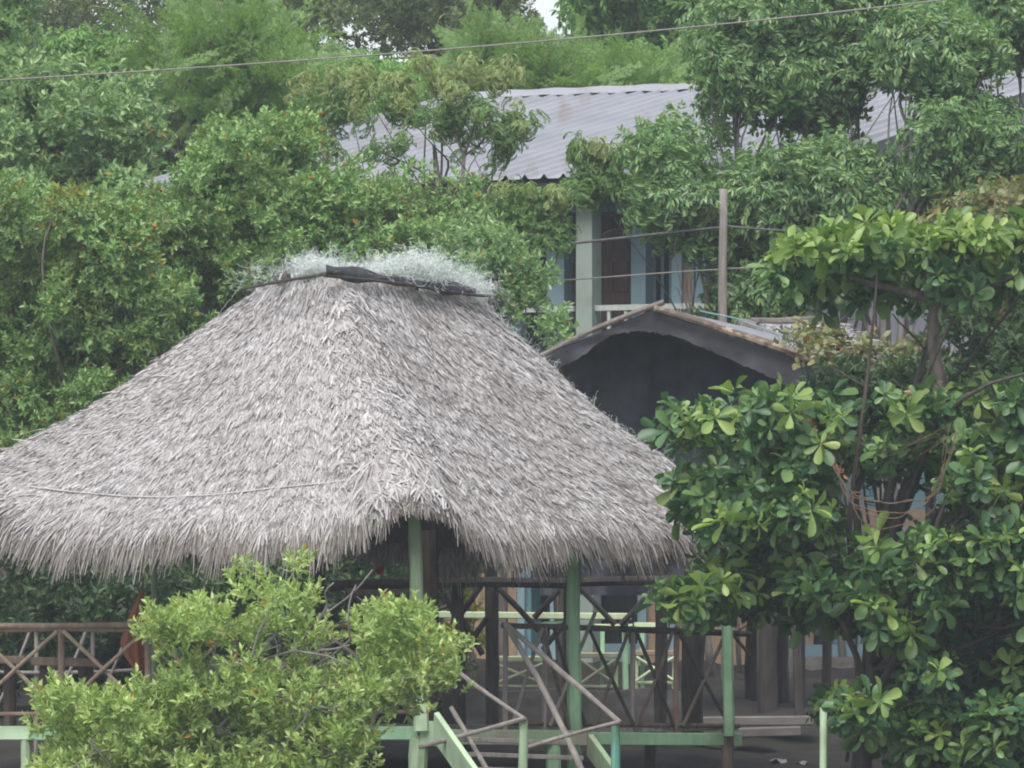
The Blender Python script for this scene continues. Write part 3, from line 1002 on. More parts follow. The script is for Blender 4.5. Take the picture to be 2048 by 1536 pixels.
# deck: boards, fascia boards, stilts
ZD = P(0, 1462, 58)[2]
DN, DL, DR_ = XY(846, 58.0), XY(-60, 60.1), XY(1478, 60.6)
DB = DL + DR_ - DN
v3 = lambda xy, z: np.array([xy[0], xy[1], z])
mb = MB()
nb = 22
for k in range(nb):
    f0, f1 = k / nb + .002, (k + 1) / nb - .002
    a, b_, c, d_ = [v3(p + (q - p) * f, ZD) for p, q, f in ((DN, DR_, f0), (DN, DR_, f1), (DL, DB, f1), (DL, DB, f0))]
    dz = np.array([0, 0, -.035])
    mb.hexa([a + dz, b_ + dz, c + dz, d_ + dz, a, b_, c, d_])
mb.build('deck_boards', M['grey_pole'], hut)


def fascia(pa, pb, Ya, Yb, h, mat):
    return MB().beam(P(*pa, Ya), P(*pb, Yb), .05, h).build('fascia_board', M[mat], hut)


fascia((-60, 1466), (62, 1466), 60.0, 59.75, .125, 'mint_pale')
fascia((62, 1467), (838, 1466), 59.74, 57.97, .12, 'mint')
fascia((842, 1466), (876, 1468), 57.92, 57.98, .22, 'mint_pale')
fascia((878, 1474), (1170, 1476), 58.0, 59.1, .135, 'mint_worn')
fascia((1172, 1477), (1480, 1479), 59.12, 60.55, .115, 'mint')
for px, Y, r_, mat in ((52, 59.8, .05, 'mint_worn'), (112, 59.7, .06, 'mint'), (400, 59.0, .06, 'mint'), (838, 58.0, .09, 'mint_worn'), (1103, 58.9, .07, 'mint'), (1150, 59.3, .07, 'mint'), (1455, 60.4, .06, 'brown_wood'), (930, 61, .06, 'brown_wood'), (1300, 61.5, .06, 'brown_wood')):
    MB().log((*XY(px, Y), ground_z(Y) - .3), (*XY(px, Y), ZD - .04), r_, r_ * .9).build('stilt', M[mat], hut)
# posts
def post(px0, py0, px1, py1, Y, r0, r1, mat):
    return MB().log(P(px0, py0, Y), P(px1, py1, Y), r0, r1, .006, 9).build('post', M[mat], hut)


post(843, 1462, 829, 1030, 57.9, .068, .056, 'mint_pale')
post(1150, 1470, 1147, 1100, 59.2, .062, .058, 'mint')
post(308, 1470, 307, 1110, 60.5, .03, .028, 'mint_worn')
post(1458, 1472, 1452, 1080, 60.3, .050, .050, 'mint')
post(862, 1470, 858, 1060, 62.0, .072, .082, 'brown_wood')
post(920, 1470, 914, 1100, 63.2, .068, .062, 'dark_wood')
post(985, 1470, 982, 1100, 63.4, .064, .062, 'dark_wood')
post(1140, 1470, 1136, 1100, 63.2, .06, .06, 'dark_wood')
post(1320, 1470, 1322, 1100, 62.9, .06, .06, 'dark_wood')
post(640, 1470, 640, 1110, 63.2, .05, .05, 'dark_wood')
post(1385, 1470, 1398, 1070, 62.0, .10, .12, 'bark_dark')


def pole(name, a, b_, Ya, Yb, r_, mat, parent=None, r1=None, bend=.006):
    return MB().log(P(*a, Ya), P(*b_, Yb), r_, r1 or r_, bend).build(name, M[mat], parent if parent is not None else hut)


# roof beams under the eave and the dark lattice at the back
pole('tie_beam', (660, 1172), (1130, 1166), 63.1, 63.1, .05, 'dark_wood')
pole('tie_beam', (1130, 1166), (1400, 1160), 63.1, 62.4, .045, 'dark_wood')
pole('tie_beam', (690, 1187), (830, 1192), 62.6, 62.6, .05, 'brown_wood')
for a, b_ in (((880, 1170), (908, 1228)), ((962, 1172), (922, 1228)), ((992, 1172), (1078, 1262)), ((1118, 1180), (1068, 1236)), ((920, 1235), (965, 1310)), ((975, 1235), (935, 1290)), ((1140, 1235), (1085, 1300)), ((700, 1190), (760, 1260)), ((1160, 1175), (1230, 1250)), ((1310, 1175), (1240, 1250))):
    pole('lattice_brace', a, b_, 63.3, 63.3, .028, 'dark_wood')
# left railing: reddish poles in crosses
pole('top_rail', (-60, 1251), (292, 1248), 59.8, 59.15, .028, 'rail_wood')
pole('top_rail', (-60, 1262), (300, 1261), 59.85, 59.2, .026, 'rust_wood')
pole('top_rail', (296, 1246), (640, 1249), 59.13, 58.4, .026, 'rail_wood')
pole('top_rail', (640, 1249), (848, 1256), 58.4, 57.98, .028, 'rust_wood')
pole('bottom_rail', (-60, 1428), (300, 1424), 59.85, 59.2, .018, 'rust_wood')
pole('bottom_rail', (300, 1424), (840, 1424), 59.2, 58.05, .018, 'rust_wood')
for px in (122, 296, 470, 650):
    pole('baluster', (px, 1466), (px, 1258), 59.75 - .0023 * px, 59.75 - .0023 * px, .032, 'rust_wood', bend=.003)
for x0, x1 in ((122, 296), (-55, 122), (296, 470), (470, 650), (650, 838)):
    pole('brace', (x0 + 4, 1262), (x1 - 4, 1424), 59.65 - .0023 * x0, 59.65 - .0023 * x1, .019, 'rail_wood')
    pole('brace', (x1 - 6, 1262), (x0 - 2, 1424), 59.60 - .0023 * x1, 59.60 - .0023 * x0, .019, 'rail_wood')
# right railing: dark poles in crosses
YR = lambda px: 58.05 + (px - 846) / 632 * 2.5
pole('top_rail', (1005, 1251), (1235, 1258), YR(1005), YR(1235), .026, 'brown_wood')
pole('top_rail', (1235, 1258), (1500, 1268), YR(1235), YR(1500), .028, 'dark_wood')
pole('bottom_rail', (1010, 1446), (1480, 1452), YR(1010), YR(1480), .02, 'brown_wood')
for px in (1010, 1088, 1265, 1352):
    pole('baluster', (px, 1465), (px + 2, 1252), YR(px), YR(px), .024, 'grey_pole' if px < 1300 else 'rust_wood', bend=.004)
for a, b_, mat in (((1085, 1256), (1140, 1462), 'brown_wood'), ((1085, 1256), (1028, 1440), 'grey_pole'), ((1108, 1258), (1172, 1452), 'dark_wood'), ((1190, 1225), (1100, 1452), 'grey_pole'),
                   ((1180, 1262), (1268, 1452), 'dark_wood'), ((1258, 1262), (1190, 1452), 'brown_wood'), ((1272, 1262), (1348, 1452), 'dark_wood'), ((1345, 1264), (1272, 1452), 'brown_wood'),
                   ((1358, 1266), (1460, 1452), 'dark_wood'), ((1452, 1266), (1366, 1452), 'brown_wood'), ((1466, 1268), (1500, 1310), 'dark_wood')):
    pole('brace', a, b_, YR(a[0]) - .05, YR(b_[0]) - .05, .017, mat)

# stair in front of the deck
stair = thing('wooden_stair', 'green timber stair with grey pole handrails leading down from the deck', 'stair', tuple(gbase(960, 57.0)))
mb = MB(); mb.beam(P(872, 1452, 57.75), P(968, 1590, 56.9), .05, .29, (0.3, -1, 0.4)); mb.build('stringer', M['mint_pale'], stair)
mb = MB(); mb.beam(P(1180, 1490, 58.6), P(1260, 1600, 57.8), .05, .22, (0.3, -1, 0.4)); mb.build('stringer', M['mint_worn'], stair)
for k in range(4):
    MB().beam(P(905 + 24 * k, 1478 + 30 * k, 57.75 - .2 * k), P(1130 + 20 * k, 1486 + 30 * k, 58.5 - .2 * k), .24, .04).build('tread', M['grey_pole'], stair)
for px, py, Y, mat, r_ in ((1047, 1440, 57.3, 'mint_worn', .042), (1231, 1450, 57.9, 'teal', .042)):
    MB().log((*XY(px, Y), ground_z(Y) - .3), P(px, py, Y), r_, r_ * .95, .004).build('newel_post', M[mat], stair)
for a, b_, Ya, Yb, r_ in (((838, 1278), (1052, 1440), 57.85, 57.24, .019), ((902, 1415), (985, 1560), 57.8, 57.3, .022), ((1012, 1248), (1172, 1560), 58.5, 57.6, .027), ((1014, 1250), (1240, 1446), 58.5, 57.82, .025),
                          ((838, 1494), (1050, 1436), 57.6, 57.22, .02), ((1050, 1496), (1238, 1444), 57.3, 57.8, .018)):
    pole('handrail', a, b_, Ya, Yb, r_, 'grey_pole', stair, bend=.012)

# loose things on and round the deck
ham = thing('hammock', 'rust brown hammock cloth hung up from the roof behind the left pole railing', 'hammock', tuple(P(275, 1345, 60.2)))
t1 = np.linspace(0, 1, 22); rows = []
for j in range(15):
    f = j / 14
    row = []
    for t in t1:
        y = 1178 + 172 * t
        xl = np.interp(y, [1178, 1230, 1285, 1310, 1350], [283, 258, 240, 247, 276])
        xr = np.interp(y, [1178, 1230, 1285, 1310, 1350], [287, 300, 299, 296, 288])
        row.append(P(xl + (xr - xl) * f, y, 60.2 - .10 * math.sin(math.pi * f) + .025 * math.sin(f * 17 + t * 2)))
    rows.append(row)
MB().grid(rows).build('cloth', M['hammock'], ham, True)
pole('hanging_cord', (285, 1180), (288, 1130), 60.2, 60.3, .008, 'rust_wood', ham)


ZT = P(0, 1380, 63.9)[2]                                 # terrace behind the low wall


def bench(px0, px1, seat_y, foot_y, Y, label, back=None, mat='bench_green', seatmat=None, dep=.32):
    """A rough green bench: plank seat, four pole legs, crossed front poles, foot bar, and a back on two uprights."""
    zc_ = P((px0 + px1) / 2, foot_y, Y)
    t = thing('bench', label, 'bench', tuple(zc_), 'green pole benches on the terrace behind the hut')
    x0, z0 = P(px0, seat_y, Y)[[0, 2]]; x1, _ = P(px1, seat_y, Y)[[0, 2]]
    zf = ZT
    mb = MB(); mb.beam((x0 - .04, Y, z0), (x1 + .04, Y, z0), .07, .05); mb.beam((x0 - .04, Y + dep * .5, z0 + .01), (x1 + .04, Y + dep * .5, z0 + .01), .16, .035); mb.beam((x0 - .04, Y + dep, z0 + .01), (x1 + .04, Y + dep, z0 + .01), .1, .035)
    mb.build('seat', M[seatmat or mat], t)
    for x in (x0, x1):
        for yy in (Y, Y + dep):
            MB().log((x, yy, zf), (x, yy, z0 + (.0 if yy == Y else -.02)), .021, .019, .004).build('leg', M[mat], t)
    zb = P(0, foot_y, Y)[2]
    MB().log((x0, Y - .005, zb), (x1, Y - .005, zb), .017, .017).build('foot_bar', M[mat], t)
    MB().log((x0, Y - .03, z0 - .04), (x1, Y - .03, zb + .02), .014).build('cross_brace', M[mat], t)
    MB().log((x1, Y - .045, z0 - .04), (x0, Y - .045, zb + .02), .014).build('cross_brace', M[mat], t)
    if back:
        bx0, bx1, by = back
        xa, xb, zz = P(bx0, 0, Y)[0], P(bx1, 0, Y)[0], P(0, by, Y)[2]
        for x in (xa, xb):
            MB().beam((x, Y + dep, zf), (x, Y + dep + .04, zz - .02), .042, .035, (0, 1, 0)).build('back_upright', M['mint'], t)
        MB().beam((xa - .08, Y + dep + .07, zz), (xb + .08, Y + dep + .07, zz), .03, .05).build('back_rail', M[mat], t)
    return t


bench(1160, 1232, 1311, 1372, 64.8, 'green bench with crossed front poles just right of the second green post', (1206, 1250, 1253))
bench(1272, 1349, 1306, 1366, 65.0, 'green bench with a planked brown seat, rightmost of the three behind the hut', (1286, 1318, 1250), seatmat='rail_wood')
bench(988, 1088, 1318, 1372, 64.8, 'green bench behind the stair handrails, leftmost of the three behind the hut', None)
tb = thing('plank_table', 'long pale green plank table top on poles on the terrace behind the hut', 'table', tuple(P(1050, 1380, 64.4)))
MB().beam(P(852, 1229, 64.4), P(1262, 1233, 64.4), .3, .065).build('table_top', M['bench_green'], tb)
for px in (880, 1252):
    MB().log((XY(px, 64.4)[0], 64.4, ZT - .02), P(px, 1236, 64.4), .028, .026).build('leg', M['mint'], tb)
MB().beam(P(1058, 1252, 64.3), P(1128, 1242, 64.3), .05, .035).build('cross_bar', M['mint'], tb)
tb = thing('wooden_table', 'brown plank table on thick trunk legs behind the left railing', 'table', tuple(P(130, 1462, 61)))
MB().beam(P(66, 1322, 60.8), P(196, 1326, 60.8), .5, .075).build('table_top', M['rail_wood'], tb)
for px, r_ in ((92, .06), (172, .075)):
    MB().log((*XY(px, 61), ZD), P(px, 1330, 61), r_, r_).build('leg', M['brown_wood'], tb)
tb = thing('wooden_table', 'weathered plank table cut by the left edge of the picture', 'table', tuple(P(-20, 1462, 61)))
MB().beam(P(-120, 1318, 61.0), P(52, 1320, 61.0), .5, .07).build('table_top', M['rail_wood'], tb)
for px in (-90, 20):
    MB().log((*XY(px, 61.2), ZD), P(px, 1326, 61.2), .06, .06).build('leg', M['brown_wood'], tb)
fr = thing('pole_fence', 'pole fence with crossed sticks beyond the deck at the left', 'fence', tuple(gbase(100, 62.6)))
for x in (-40, 72, 186, 262):
    MB().log((*XY(x, 62.6), ground_z(62.6)), P(x, 1250, 62.6), .022, .02).build('picket', M['grey_pole'], fr)
for x in (-30, 60, 172, 258):
    MB().log(P(x, 1262, 62.55), P(x - 62, 1405, 62.55), .015, .013).build('cross_stick', M['grey_pole'], fr)
MB().log(P(-60, 1342, 62.6), P(320, 1336, 62.6), .018).build('rail', M['grey_pole'], fr)
MB().log(P(-60, 1256, 62.6), P(320, 1258, 62.6), .018).build('rail', M['grey_pole'], fr)
# red thing hanging under the eave
mb = MB()
rows = [[P(754 + 14 * i / 4, 1130 + 18 * j / 5 + 2 * math.sin(i), 61 - .03 * math.sin(i * .8 + j)) for i in range(5)] for j in range(6)]
tag(MB().grid(rows).build('rag', M['red'], None, True), 'small red rag hanging in the dark under the thatch', 'rag')

# concrete wall and step behind the deck
cw = MB()
a0, a1 = P(905, 1376, 63.9), P(1362, 1384, 63.9)
zt_ = a0[2]
xs_ = np.linspace(a0[0], a1[0], 14)
for i in range(13):
    t0_ = zt_ - .02 + .02 * math.sin(i * 1.3); t1_ = zt_ - .02 + .02 * math.sin((i + 1) * 1.3)
    cw.hexa([(xs_[i], 63.9, .7), (xs_[i + 1], 63.9, .7), (xs_[i + 1], 64.2, .7), (xs_[i], 64.2, .7), (xs_[i], 63.9, t0_), (xs_[i + 1], 63.9, t1_), (xs_[i + 1], 64.2, t1_), (xs_[i], 64.2, t0_)])
tag(cw.build('low_wall', M['concrete'], None), 'low grey concrete retaining wall behind the hut railing', 'wall')
xa_, xb_ = XY(885, 64)[0], XY(1358, 64)[0]
tr_ = MB().hexa([(xa_, 64.204, .7), (xb_, 64.204, .7), (xb_, 69, .7), (xa_, 69, .7), (xa_, 64.204, ZT - .03), (xb_, 64.204, ZT - .03), (xb_, 69, ZT - .03), (xa_, 69, ZT - .03)])
tag(tr_.build('terrace', M['soil'], None), kind='structure')
st = thing('concrete_step', 'two low concrete steps in bare soil at the right of the hut', 'steps', tuple(P(1480, 1460, 63)))
mb = MB(); mb.beam(P(1395, 1443, 64.0), P(1625, 1441, 64.0), .35, .09); mb.build('step', M['step'], st)
mb = MB(); mb.beam(P(1385, 1468, 63.2), P(1600, 1462, 63.2), .35, .09); mb.build('step', M['step'], st)
for px, Y, h, r_, lab in ((1505, 68, 1215, .055, 'thin dark stump post standing behind the hut, leftmost of three'), (1538, 66.5, 1200, .09, 'thick brown trunk post behind the hut, between two thinner ones'), (1568, 68.5, 1210, .075, 'dark trunk post behind the hut, rightmost of three')):
    tag(MB().log((*XY(px, Y), ground_z(Y) - .2), P(px, h, Y), r_ * 1.15, r_, .01).build('trunk_post', M['dark_wood'], None, True), lab, 'post')
for px, Y, h, r_, mat, lab in ((1647, 56.6, 1415, .036, 'mint_pale', 'pale green post standing under the broad leaved tree'), (1729, 57.4, 1450, .026, 'mint', 'thin green post under the broad leaved tree, right of the pale one')):
    tag(MB().log((*XY(px, Y), ground_z(Y) - .3), P(px, h, Y), r_, r_ * .9, .004).build('fence_post', M[mat], None, True), lab, 'post')
for k, (px, py, Y, s, lab) in enumerate(((1557, 1496, 61.6, .05, 'crumpled white scrap of litter on the dark soil'), (1603, 1499, 61.4, .035, 'small flat pale scrap of litter beside the larger white one'))):
    z = ground_z(Y)
    g_ = [[(XY(px, Y)[0] + s * (i - 1.5), Y + s * (j - 1.5), z + .045 + .03 * math.sin(i * 2 + j * 3 + k)) for i in range(4)] for j in range(4)]
    tag(MB().grid(g_).build('litter', M['litter'], None, True), lab, 'litter', 'scraps of litter on the soil')

# ================================================================== BLACK TARP TENT
tent = thing('tarp_shelter', 'black tarpaulin gable shelter with bark log edges behind the thatched hut', 'shelter', tuple(gbase(1330, 66.5)))


def patch(c00, c10, c01, c11, nu_, nv_, sag=.0, wr=.012, fq=9):
    """Sheet between four corners with sag and creases."""
    rows = []
    for j in range(nv_):
        v = j / (nv_ - 1)
        row = []
        for i in range(nu_):
            u = i / (nu_ - 1)
            p = (c00 * (1 - u) + c10 * u) * (1 - v) + (c01 * (1 - u) + c11 * u) * v
            q = wr * (math.sin(fq * u + 4 * v) + .6 * math.sin(fq * 2.3 * v - 5 * u) + .4 * math.sin(31 * u + 13 * v))
            row.append(p + np.array([0, q, -sag * math.sin(math.pi * u) * math.sin(math.pi * v) + q * .6]))
        rows.append(row)
    return rows


AP, LF, RF = P(1308, 618, 65.5), P(1075, 716, 65.5), P(1625, 722, 65.5)
APb, LFb, RFb = P(1340, 619, 68.4), P(1090, 722, 68.2), P(1700, 705, 67.6)
MB().grid(patch(AP, RF, APb, RFb, 26, 14, .03)).build('roof_sheet', M['tarp_top'], tent, True)
MB().grid(patch(AP, LF, APb, LFb, 26, 14, .03)).build('roof_sheet', M['tarp_top'], tent, True)
dn = lambda p, k: p + np.array([0, -.02, -k])
def valance(A, B, depths, seed):
    rg_ = np.random.default_rng(seed)
    rows = []
    us = np.linspace(0, 1, 44)
    dep = np.interp(us, np.linspace(0, 1, len(depths)), depths) + .004 * np.sin(us * 47) + rg_.normal(0, .006, 44)
    for j in range(9):
        v = j / 8
        rows.append([A * (1 - u) + B * u + np.array([.02 * math.sin(u * 9 + v * 2) * v, -.02 - .016 * math.sin(u * 17 + v * 3) * v, -.01 - d * v]) for u, d in zip(us, dep)])
    MB().grid(rows).build('valance', M['tarp_grey'], tent, True)


valance(AP, LF, (.225, .13, .085, .10, .16, .18, .15), 3)
valance(AP, RF, (.225, .19, .21, .25, .29, .31, .27), 4)
MB().log(P(1062, 722, 65.42), P(1328, 604, 65.42), .022, .028, .008).build('edge_log', M['log_grey'], tent)
MB().log(P(1308, 616, 65.4), P(1640, 722, 65.4), .036, .05, .010, 12, 9, .08).build('edge_log', M['log_yellow'], tent)
w0, w1 = P(1080, 705, 67.0), P(1680, 720, 67.0)
rows = []
for j in range(14):
    row = []
    for i in range(60):
        u = i / 59
        x = w0[0] + (w1[0] - w0[0]) * u
        top_z = np.interp(x, [w0[0], AP[0], w1[0]], [w0[2], AP[2] - .02, w1[2]])
        z = top_z + (2.5 - top_z) * j / 13
        f = .10 * math.sin(u * 30 + .35 * j) + .14 * math.sin(u * 13 + j * .25) + .03 * math.sin(u * 71 - j * .3)
        row.append((x, 66.6 + f * (.3 + .7 * j / 13), z))
    rows.append(row)
MB().grid(rows).build('back_sheet', M['tarp'], tent, True)
for px, Y in ((1120, 65.6), (1600, 65.6), (1130, 68.2), (1650, 68)):
    MB().log((*XY(px, Y), ground_z(Y) - .2), P(px, 716, Y), .05, .045).build('pole', M['dark_wood'], tent)
cpts = [P(x, y, 66.6) for x, y in ((1400, 622), (1470, 636), (1540, 662), (1610, 690))]
MB().tube(cpts, .008, 6).build('edge_cord', M['cord'], tent)

# low thatched shelter further right
sh = thing('thatched_shelter', 'low grey thatched shelter with a log ridge half hidden by vines at the right', 'shelter', tuple(gbase(1700, 70)))
s00, s10, s01, s11 = P(1500, 646, 70.5), P(1640, 640, 71.5), P(1560, 775, 67.2), P(1900, 775, 68.2)
MB().grid(patch(s00, s10, s01, s11, 20, 14, .03, .02)).build('roof_sheet', M['tarp_top'], sh, True)
rg = np.random.default_rng(31); sv, sq = [], []
k = 0
for _ in range(6000):
    u, v = rg.random(), rg.uniform(.12, 1)
    if rg.random() > .35 + .65 * v:
        continue
    p = (s00 * (1 - u) + s10 * u) * (1 - v) + (s01 * (1 - u) + s11 * u) * v
    d = (s01 * (1 - u) + s11 * u) - (s00 * (1 - u) + s10 * u); d /= np.linalg.norm(d)
    d = d + rg.standard_normal(3) * .2
    s = np.cross(d, [0, -.6, 1]); s /= np.linalg.norm(s)
    p = p + np.array([0, -.03, .05 * rg.random() + .02]); L_ = rg.uniform(.15, .4)
    sv += [p - s * .013, p + s * .013, p + d * L_ + s * .006, p + d * L_ - s * .006]; sq.append((4 * k, 4 * k + 1, 4 * k + 2, 4 * k + 3)); k += 1
mb = MB(); mb.add(sv, sq); mb.build('thatch', M['thatch'], sh)
MB().log(P(1486, 648, 70.4), P(1585, 700, 68.6), .07, .08, .01, 9, 9, .1).build('edge_log', M['log_grey'], sh)
MB().log(P(1500, 645, 70.5), P(1660, 638, 71.5), .05, .05, .01, 9, 9, .1).build('ridge_log', M['log_grey'], sh)
for px, Y in ((1600, 67.5), (1860, 68.3)):
    MB().log((*XY(px, Y), ground_z(Y) - .2), P(px, 765, Y), .06, .055).build('pole', M['dark_wood'], sh)

# ================================================================== POLE AND WIRES
YP = 72.5
tag(MB().log((*XY(1458, YP), ground_z(YP) - .4), P(1447, 378, YP), .072, .045, .004, 14, 9, .05).build('utility_pole', M['pole_wood'], None, True), 'thin weathered wooden utility pole standing in front of the house', 'utility pole')


def wire(name, pts, Ya, Yb, r_, mat, label):
    pts = np.array(pts, float)
    t = np.linspace(0, 1, 50)
    s = np.linspace(0, 1, len(pts))
    px = np.interp(t, s, pts[:, 0]); py = np.polyval(np.polyfit(pts[:, 0], pts[:, 1], min(3, len(pts) - 1)), px)
    p = np.array([P(x, y, Ya + (Yb - Ya) * k) for x, y, k in zip(px, py, t)])
    tag(MB().tube(p, r_, 6).build(name, M[mat], None, True), label, 'wire')


wire('overhead_wire', [(-200, 171), (0, 160), (350, 139), (700, 113), (1024, 86), (1348, 59), (1830, 6), (2200, -40)], 64, 64, .0085, 'wire', 'long thin overhead wire crossing the whole picture above the metal roof')
wire('cable', [(880, 508), (1070, 492), (1180, 486), (1260, 474), (1350, 462), (1448, 455)], 73, YP, .0165, 'cable', 'thick dark cable from the utility pole toward the left, upper one')
wire('cable', [(900, 570), (1095, 563), (1250, 551), (1400, 542), (1452, 538)], 73, YP, .0085, 'wire', 'thin pale cable from the utility pole toward the left, lower one')
wire('cable', [(1450, 452), (1560, 461), (1760, 472), (2100, 476)], YP, 72, .014, 'cable', 'thick dark cable from the utility pole toward the right, upper one')
wire('cable', [(1455, 537), (1540, 535), (1800, 530), (2100, 520)], YP, 72, .0085, 'wire', 'thin pale cable from the utility pole toward the right, lower one')

# ================================================================== TREES AND SHRUBS
# far dark trees at the top left, sky through their crowns
FARG = 'far trees on the slope behind the house'
for k, (poly, Y0, Y1, n_, cnt, px, mat, lab) in enumerate((
    ([(-250, -120), (330, -120), (330, 60), (250, 130), (60, 160), (-250, 140)], 108, 114, 30, 2300, 60, 'leaf_far', 'dark thin crowned far tree, leftmost of those against the sky'),
    ([(280, -120), (760, -120), (740, 60), (560, 110), (330, 120)], 110, 116, 30, 2500, 520, 'leaf_far', 'dark far tree with sky showing through, behind the feathery green tree'),
    ([(700, -120), (985, -120), (1045, 0), (1085, 100), (1000, 110), (860, 95), (720, 120)], 108, 113, 24, 2000, 880, 'leaf_far', 'dark grey green far tree just left of the gap of white sky'),
    ([(1160, -60), (1250, -120), (1420, -120), (1420, 130), (1290, 140), (1180, 100), (1150, 30)], 100, 106, 22, 1500, 1300, 'leaf_far_bright', 'bright green far tree just right of the gap of white sky'),
    ([(1380, -120), (1750, -120), (1750, 200), (1420, 200)], 98, 104, 22, 2000, 1560, 'leaf_far_bright', 'bright green far tree above the middle of the metal roof'),
    ([(1700, -120), (2250, -120), (2250, 240), (1700, 220)], 97, 103, 26, 2600, 1980, 'leaf_far_bright', 'bright green far tree in the top right corner behind the pinnate trees'),
)):
    cl = clumps(poly, Y0, Y1, n_, (50, 95), 100 + k)
    far = mat == 'leaf_far'
    plant('far_tree', lab, 'tree', [(cl, mat, T_FAR if far else T_FAR_PIN, cnt, dict(up=.5, outw=.8, rnd=.6, fill=.5, scale=(.5, .85) if far else (.6, 1.0)))], gbase(px, (Y0 + Y1) / 2), P(px, 60, (Y0 + Y1) / 2), .22, 'bark_dark', 14, 200 + k, FARG)
# a belt of mid trees behind the roof that closes the view
for k, (poly, Y, cnt, px, lab) in enumerate((
    ([(-250, 60), (300, 90), (560, 110), (640, 330), (300, 420), (-250, 420)], 92, 2600, 200, 'dense green tree behind the feathery tree on the left'),
    ([(600, 140), (1060, 130), (1100, 260), (600, 360)], 97, 1900, 830, 'dense green tree right behind the metal roof, its left part'),
    ([(1060, 130), (1200, 120), (1420, 130), (1700, 150), (1700, 260), (1060, 260)], 96, 2200, 1380, 'dense green tree right behind the metal roof, its middle'),
    ([(1650, 120), (2250, 120), (2250, 330), (1650, 260)], 95, 2200, 1950, 'dense green tree behind the right end of the metal roof'),
)):
    cl = clumps(poly, Y - 2, Y + 2, 26, (50, 85), 300 + k)
    plant('background_tree', lab, 'tree', [(cl, 'leaf_far_bright', T_FAR_PIN, int(cnt * 1.4), dict(up=.5, outw=.8, rnd=.5, scale=(.55, .9)))], gbase(px, Y), P(px, 220, Y), .2, 'bark_dark', 12, 320 + k, 'dense trees behind the metal roof')

# feathery trees
FTK = dict(up=.10, outw=.8, rnd=.16, fill=.5, scale=(.6, 1.05))
cl = clumps([(270, 90), (400, 60), (540, 62), (660, 80), (655, 150), (600, 260), (480, 300), (330, 280), (285, 200)], 84, 87, 34, (30, 62), 401, flat=.30, inset=1.1, twig=25)
cl2 = clumps([(300, 60), (420, 40), (560, 55), (670, 75), (620, 100), (450, 110), (300, 110)], 84, 87, 10, (30, 50), 402, flat=.25, inset=1.0, twig=16)
plant('feathery_tree', 'feathery fine leaved tree with flat plumes left of the roof', 'tree', [(cl, 'leaf_feather', T_FEATHER, 520, FTK), (cl2, 'leaf_feather', T_FEATHER, 140, dict(FTK, up=.25))], gbase(370, 85.5), P(385, 250, 85.5), .13, 'bark_dark', 16, 403, 'feathery fine leaved trees')
cl = clumps([(900, 100), (990, 60), (1060, 100), (1250, 125), (1420, 130), (1420, 215), (1000, 215), (900, 150)], 91, 93.5, 34, (30, 60), 404, flat=.30, inset=1.1, twig=25)
plant('feathery_tree', 'feathery fine leaved tree spreading above the ridge of the metal roof', 'tree', [(cl, 'leaf_feather', T_FEATHER, 620, FTK)], gbase(1150, 92.5), P(1150, 190, 92.5), .13, 'bark_dark', 16, 405, 'feathery fine leaved trees')

# left edge tree and the big thicket on the left
SH = dict(up=.55, outw=.8, rnd=.5)
cl = clumps([(-200, -60), (40, -40), (80, 40), (75, 120), (110, 200), (0, 290), (-200, 300)], 78, 80, 22, (35, 60), 501)
plant('broadleaf_tree', 'broadleaf tree at the upper left edge of the picture', 'tree', [(cl, 'leaf_shrub_cool', T_SHRUB_BIG, 1700, SH)], gbase(-20, 79), P(-10, 120, 79), .12, 'bark', 12, 502)
cl = clumps([(-200, 150), (90, 130), (230, 175), (310, 190), (320, 300), (280, 370), (120, 390), (-200, 390)], 75, 78, 34, (32, 60), 503)
plant('shrub', 'cool green shrub rising behind the thicket at the left', 'shrub', [(cl, 'leaf_shrub_cool', T_SHRUB_BIG, 2900, SH)], gbase(80, 76.5), P(90, 330, 76.5), .09, 'bark', 14, 504, 'shrubs in the thicket left of the house')
THK = 'shrubs in the thicket left of the house'
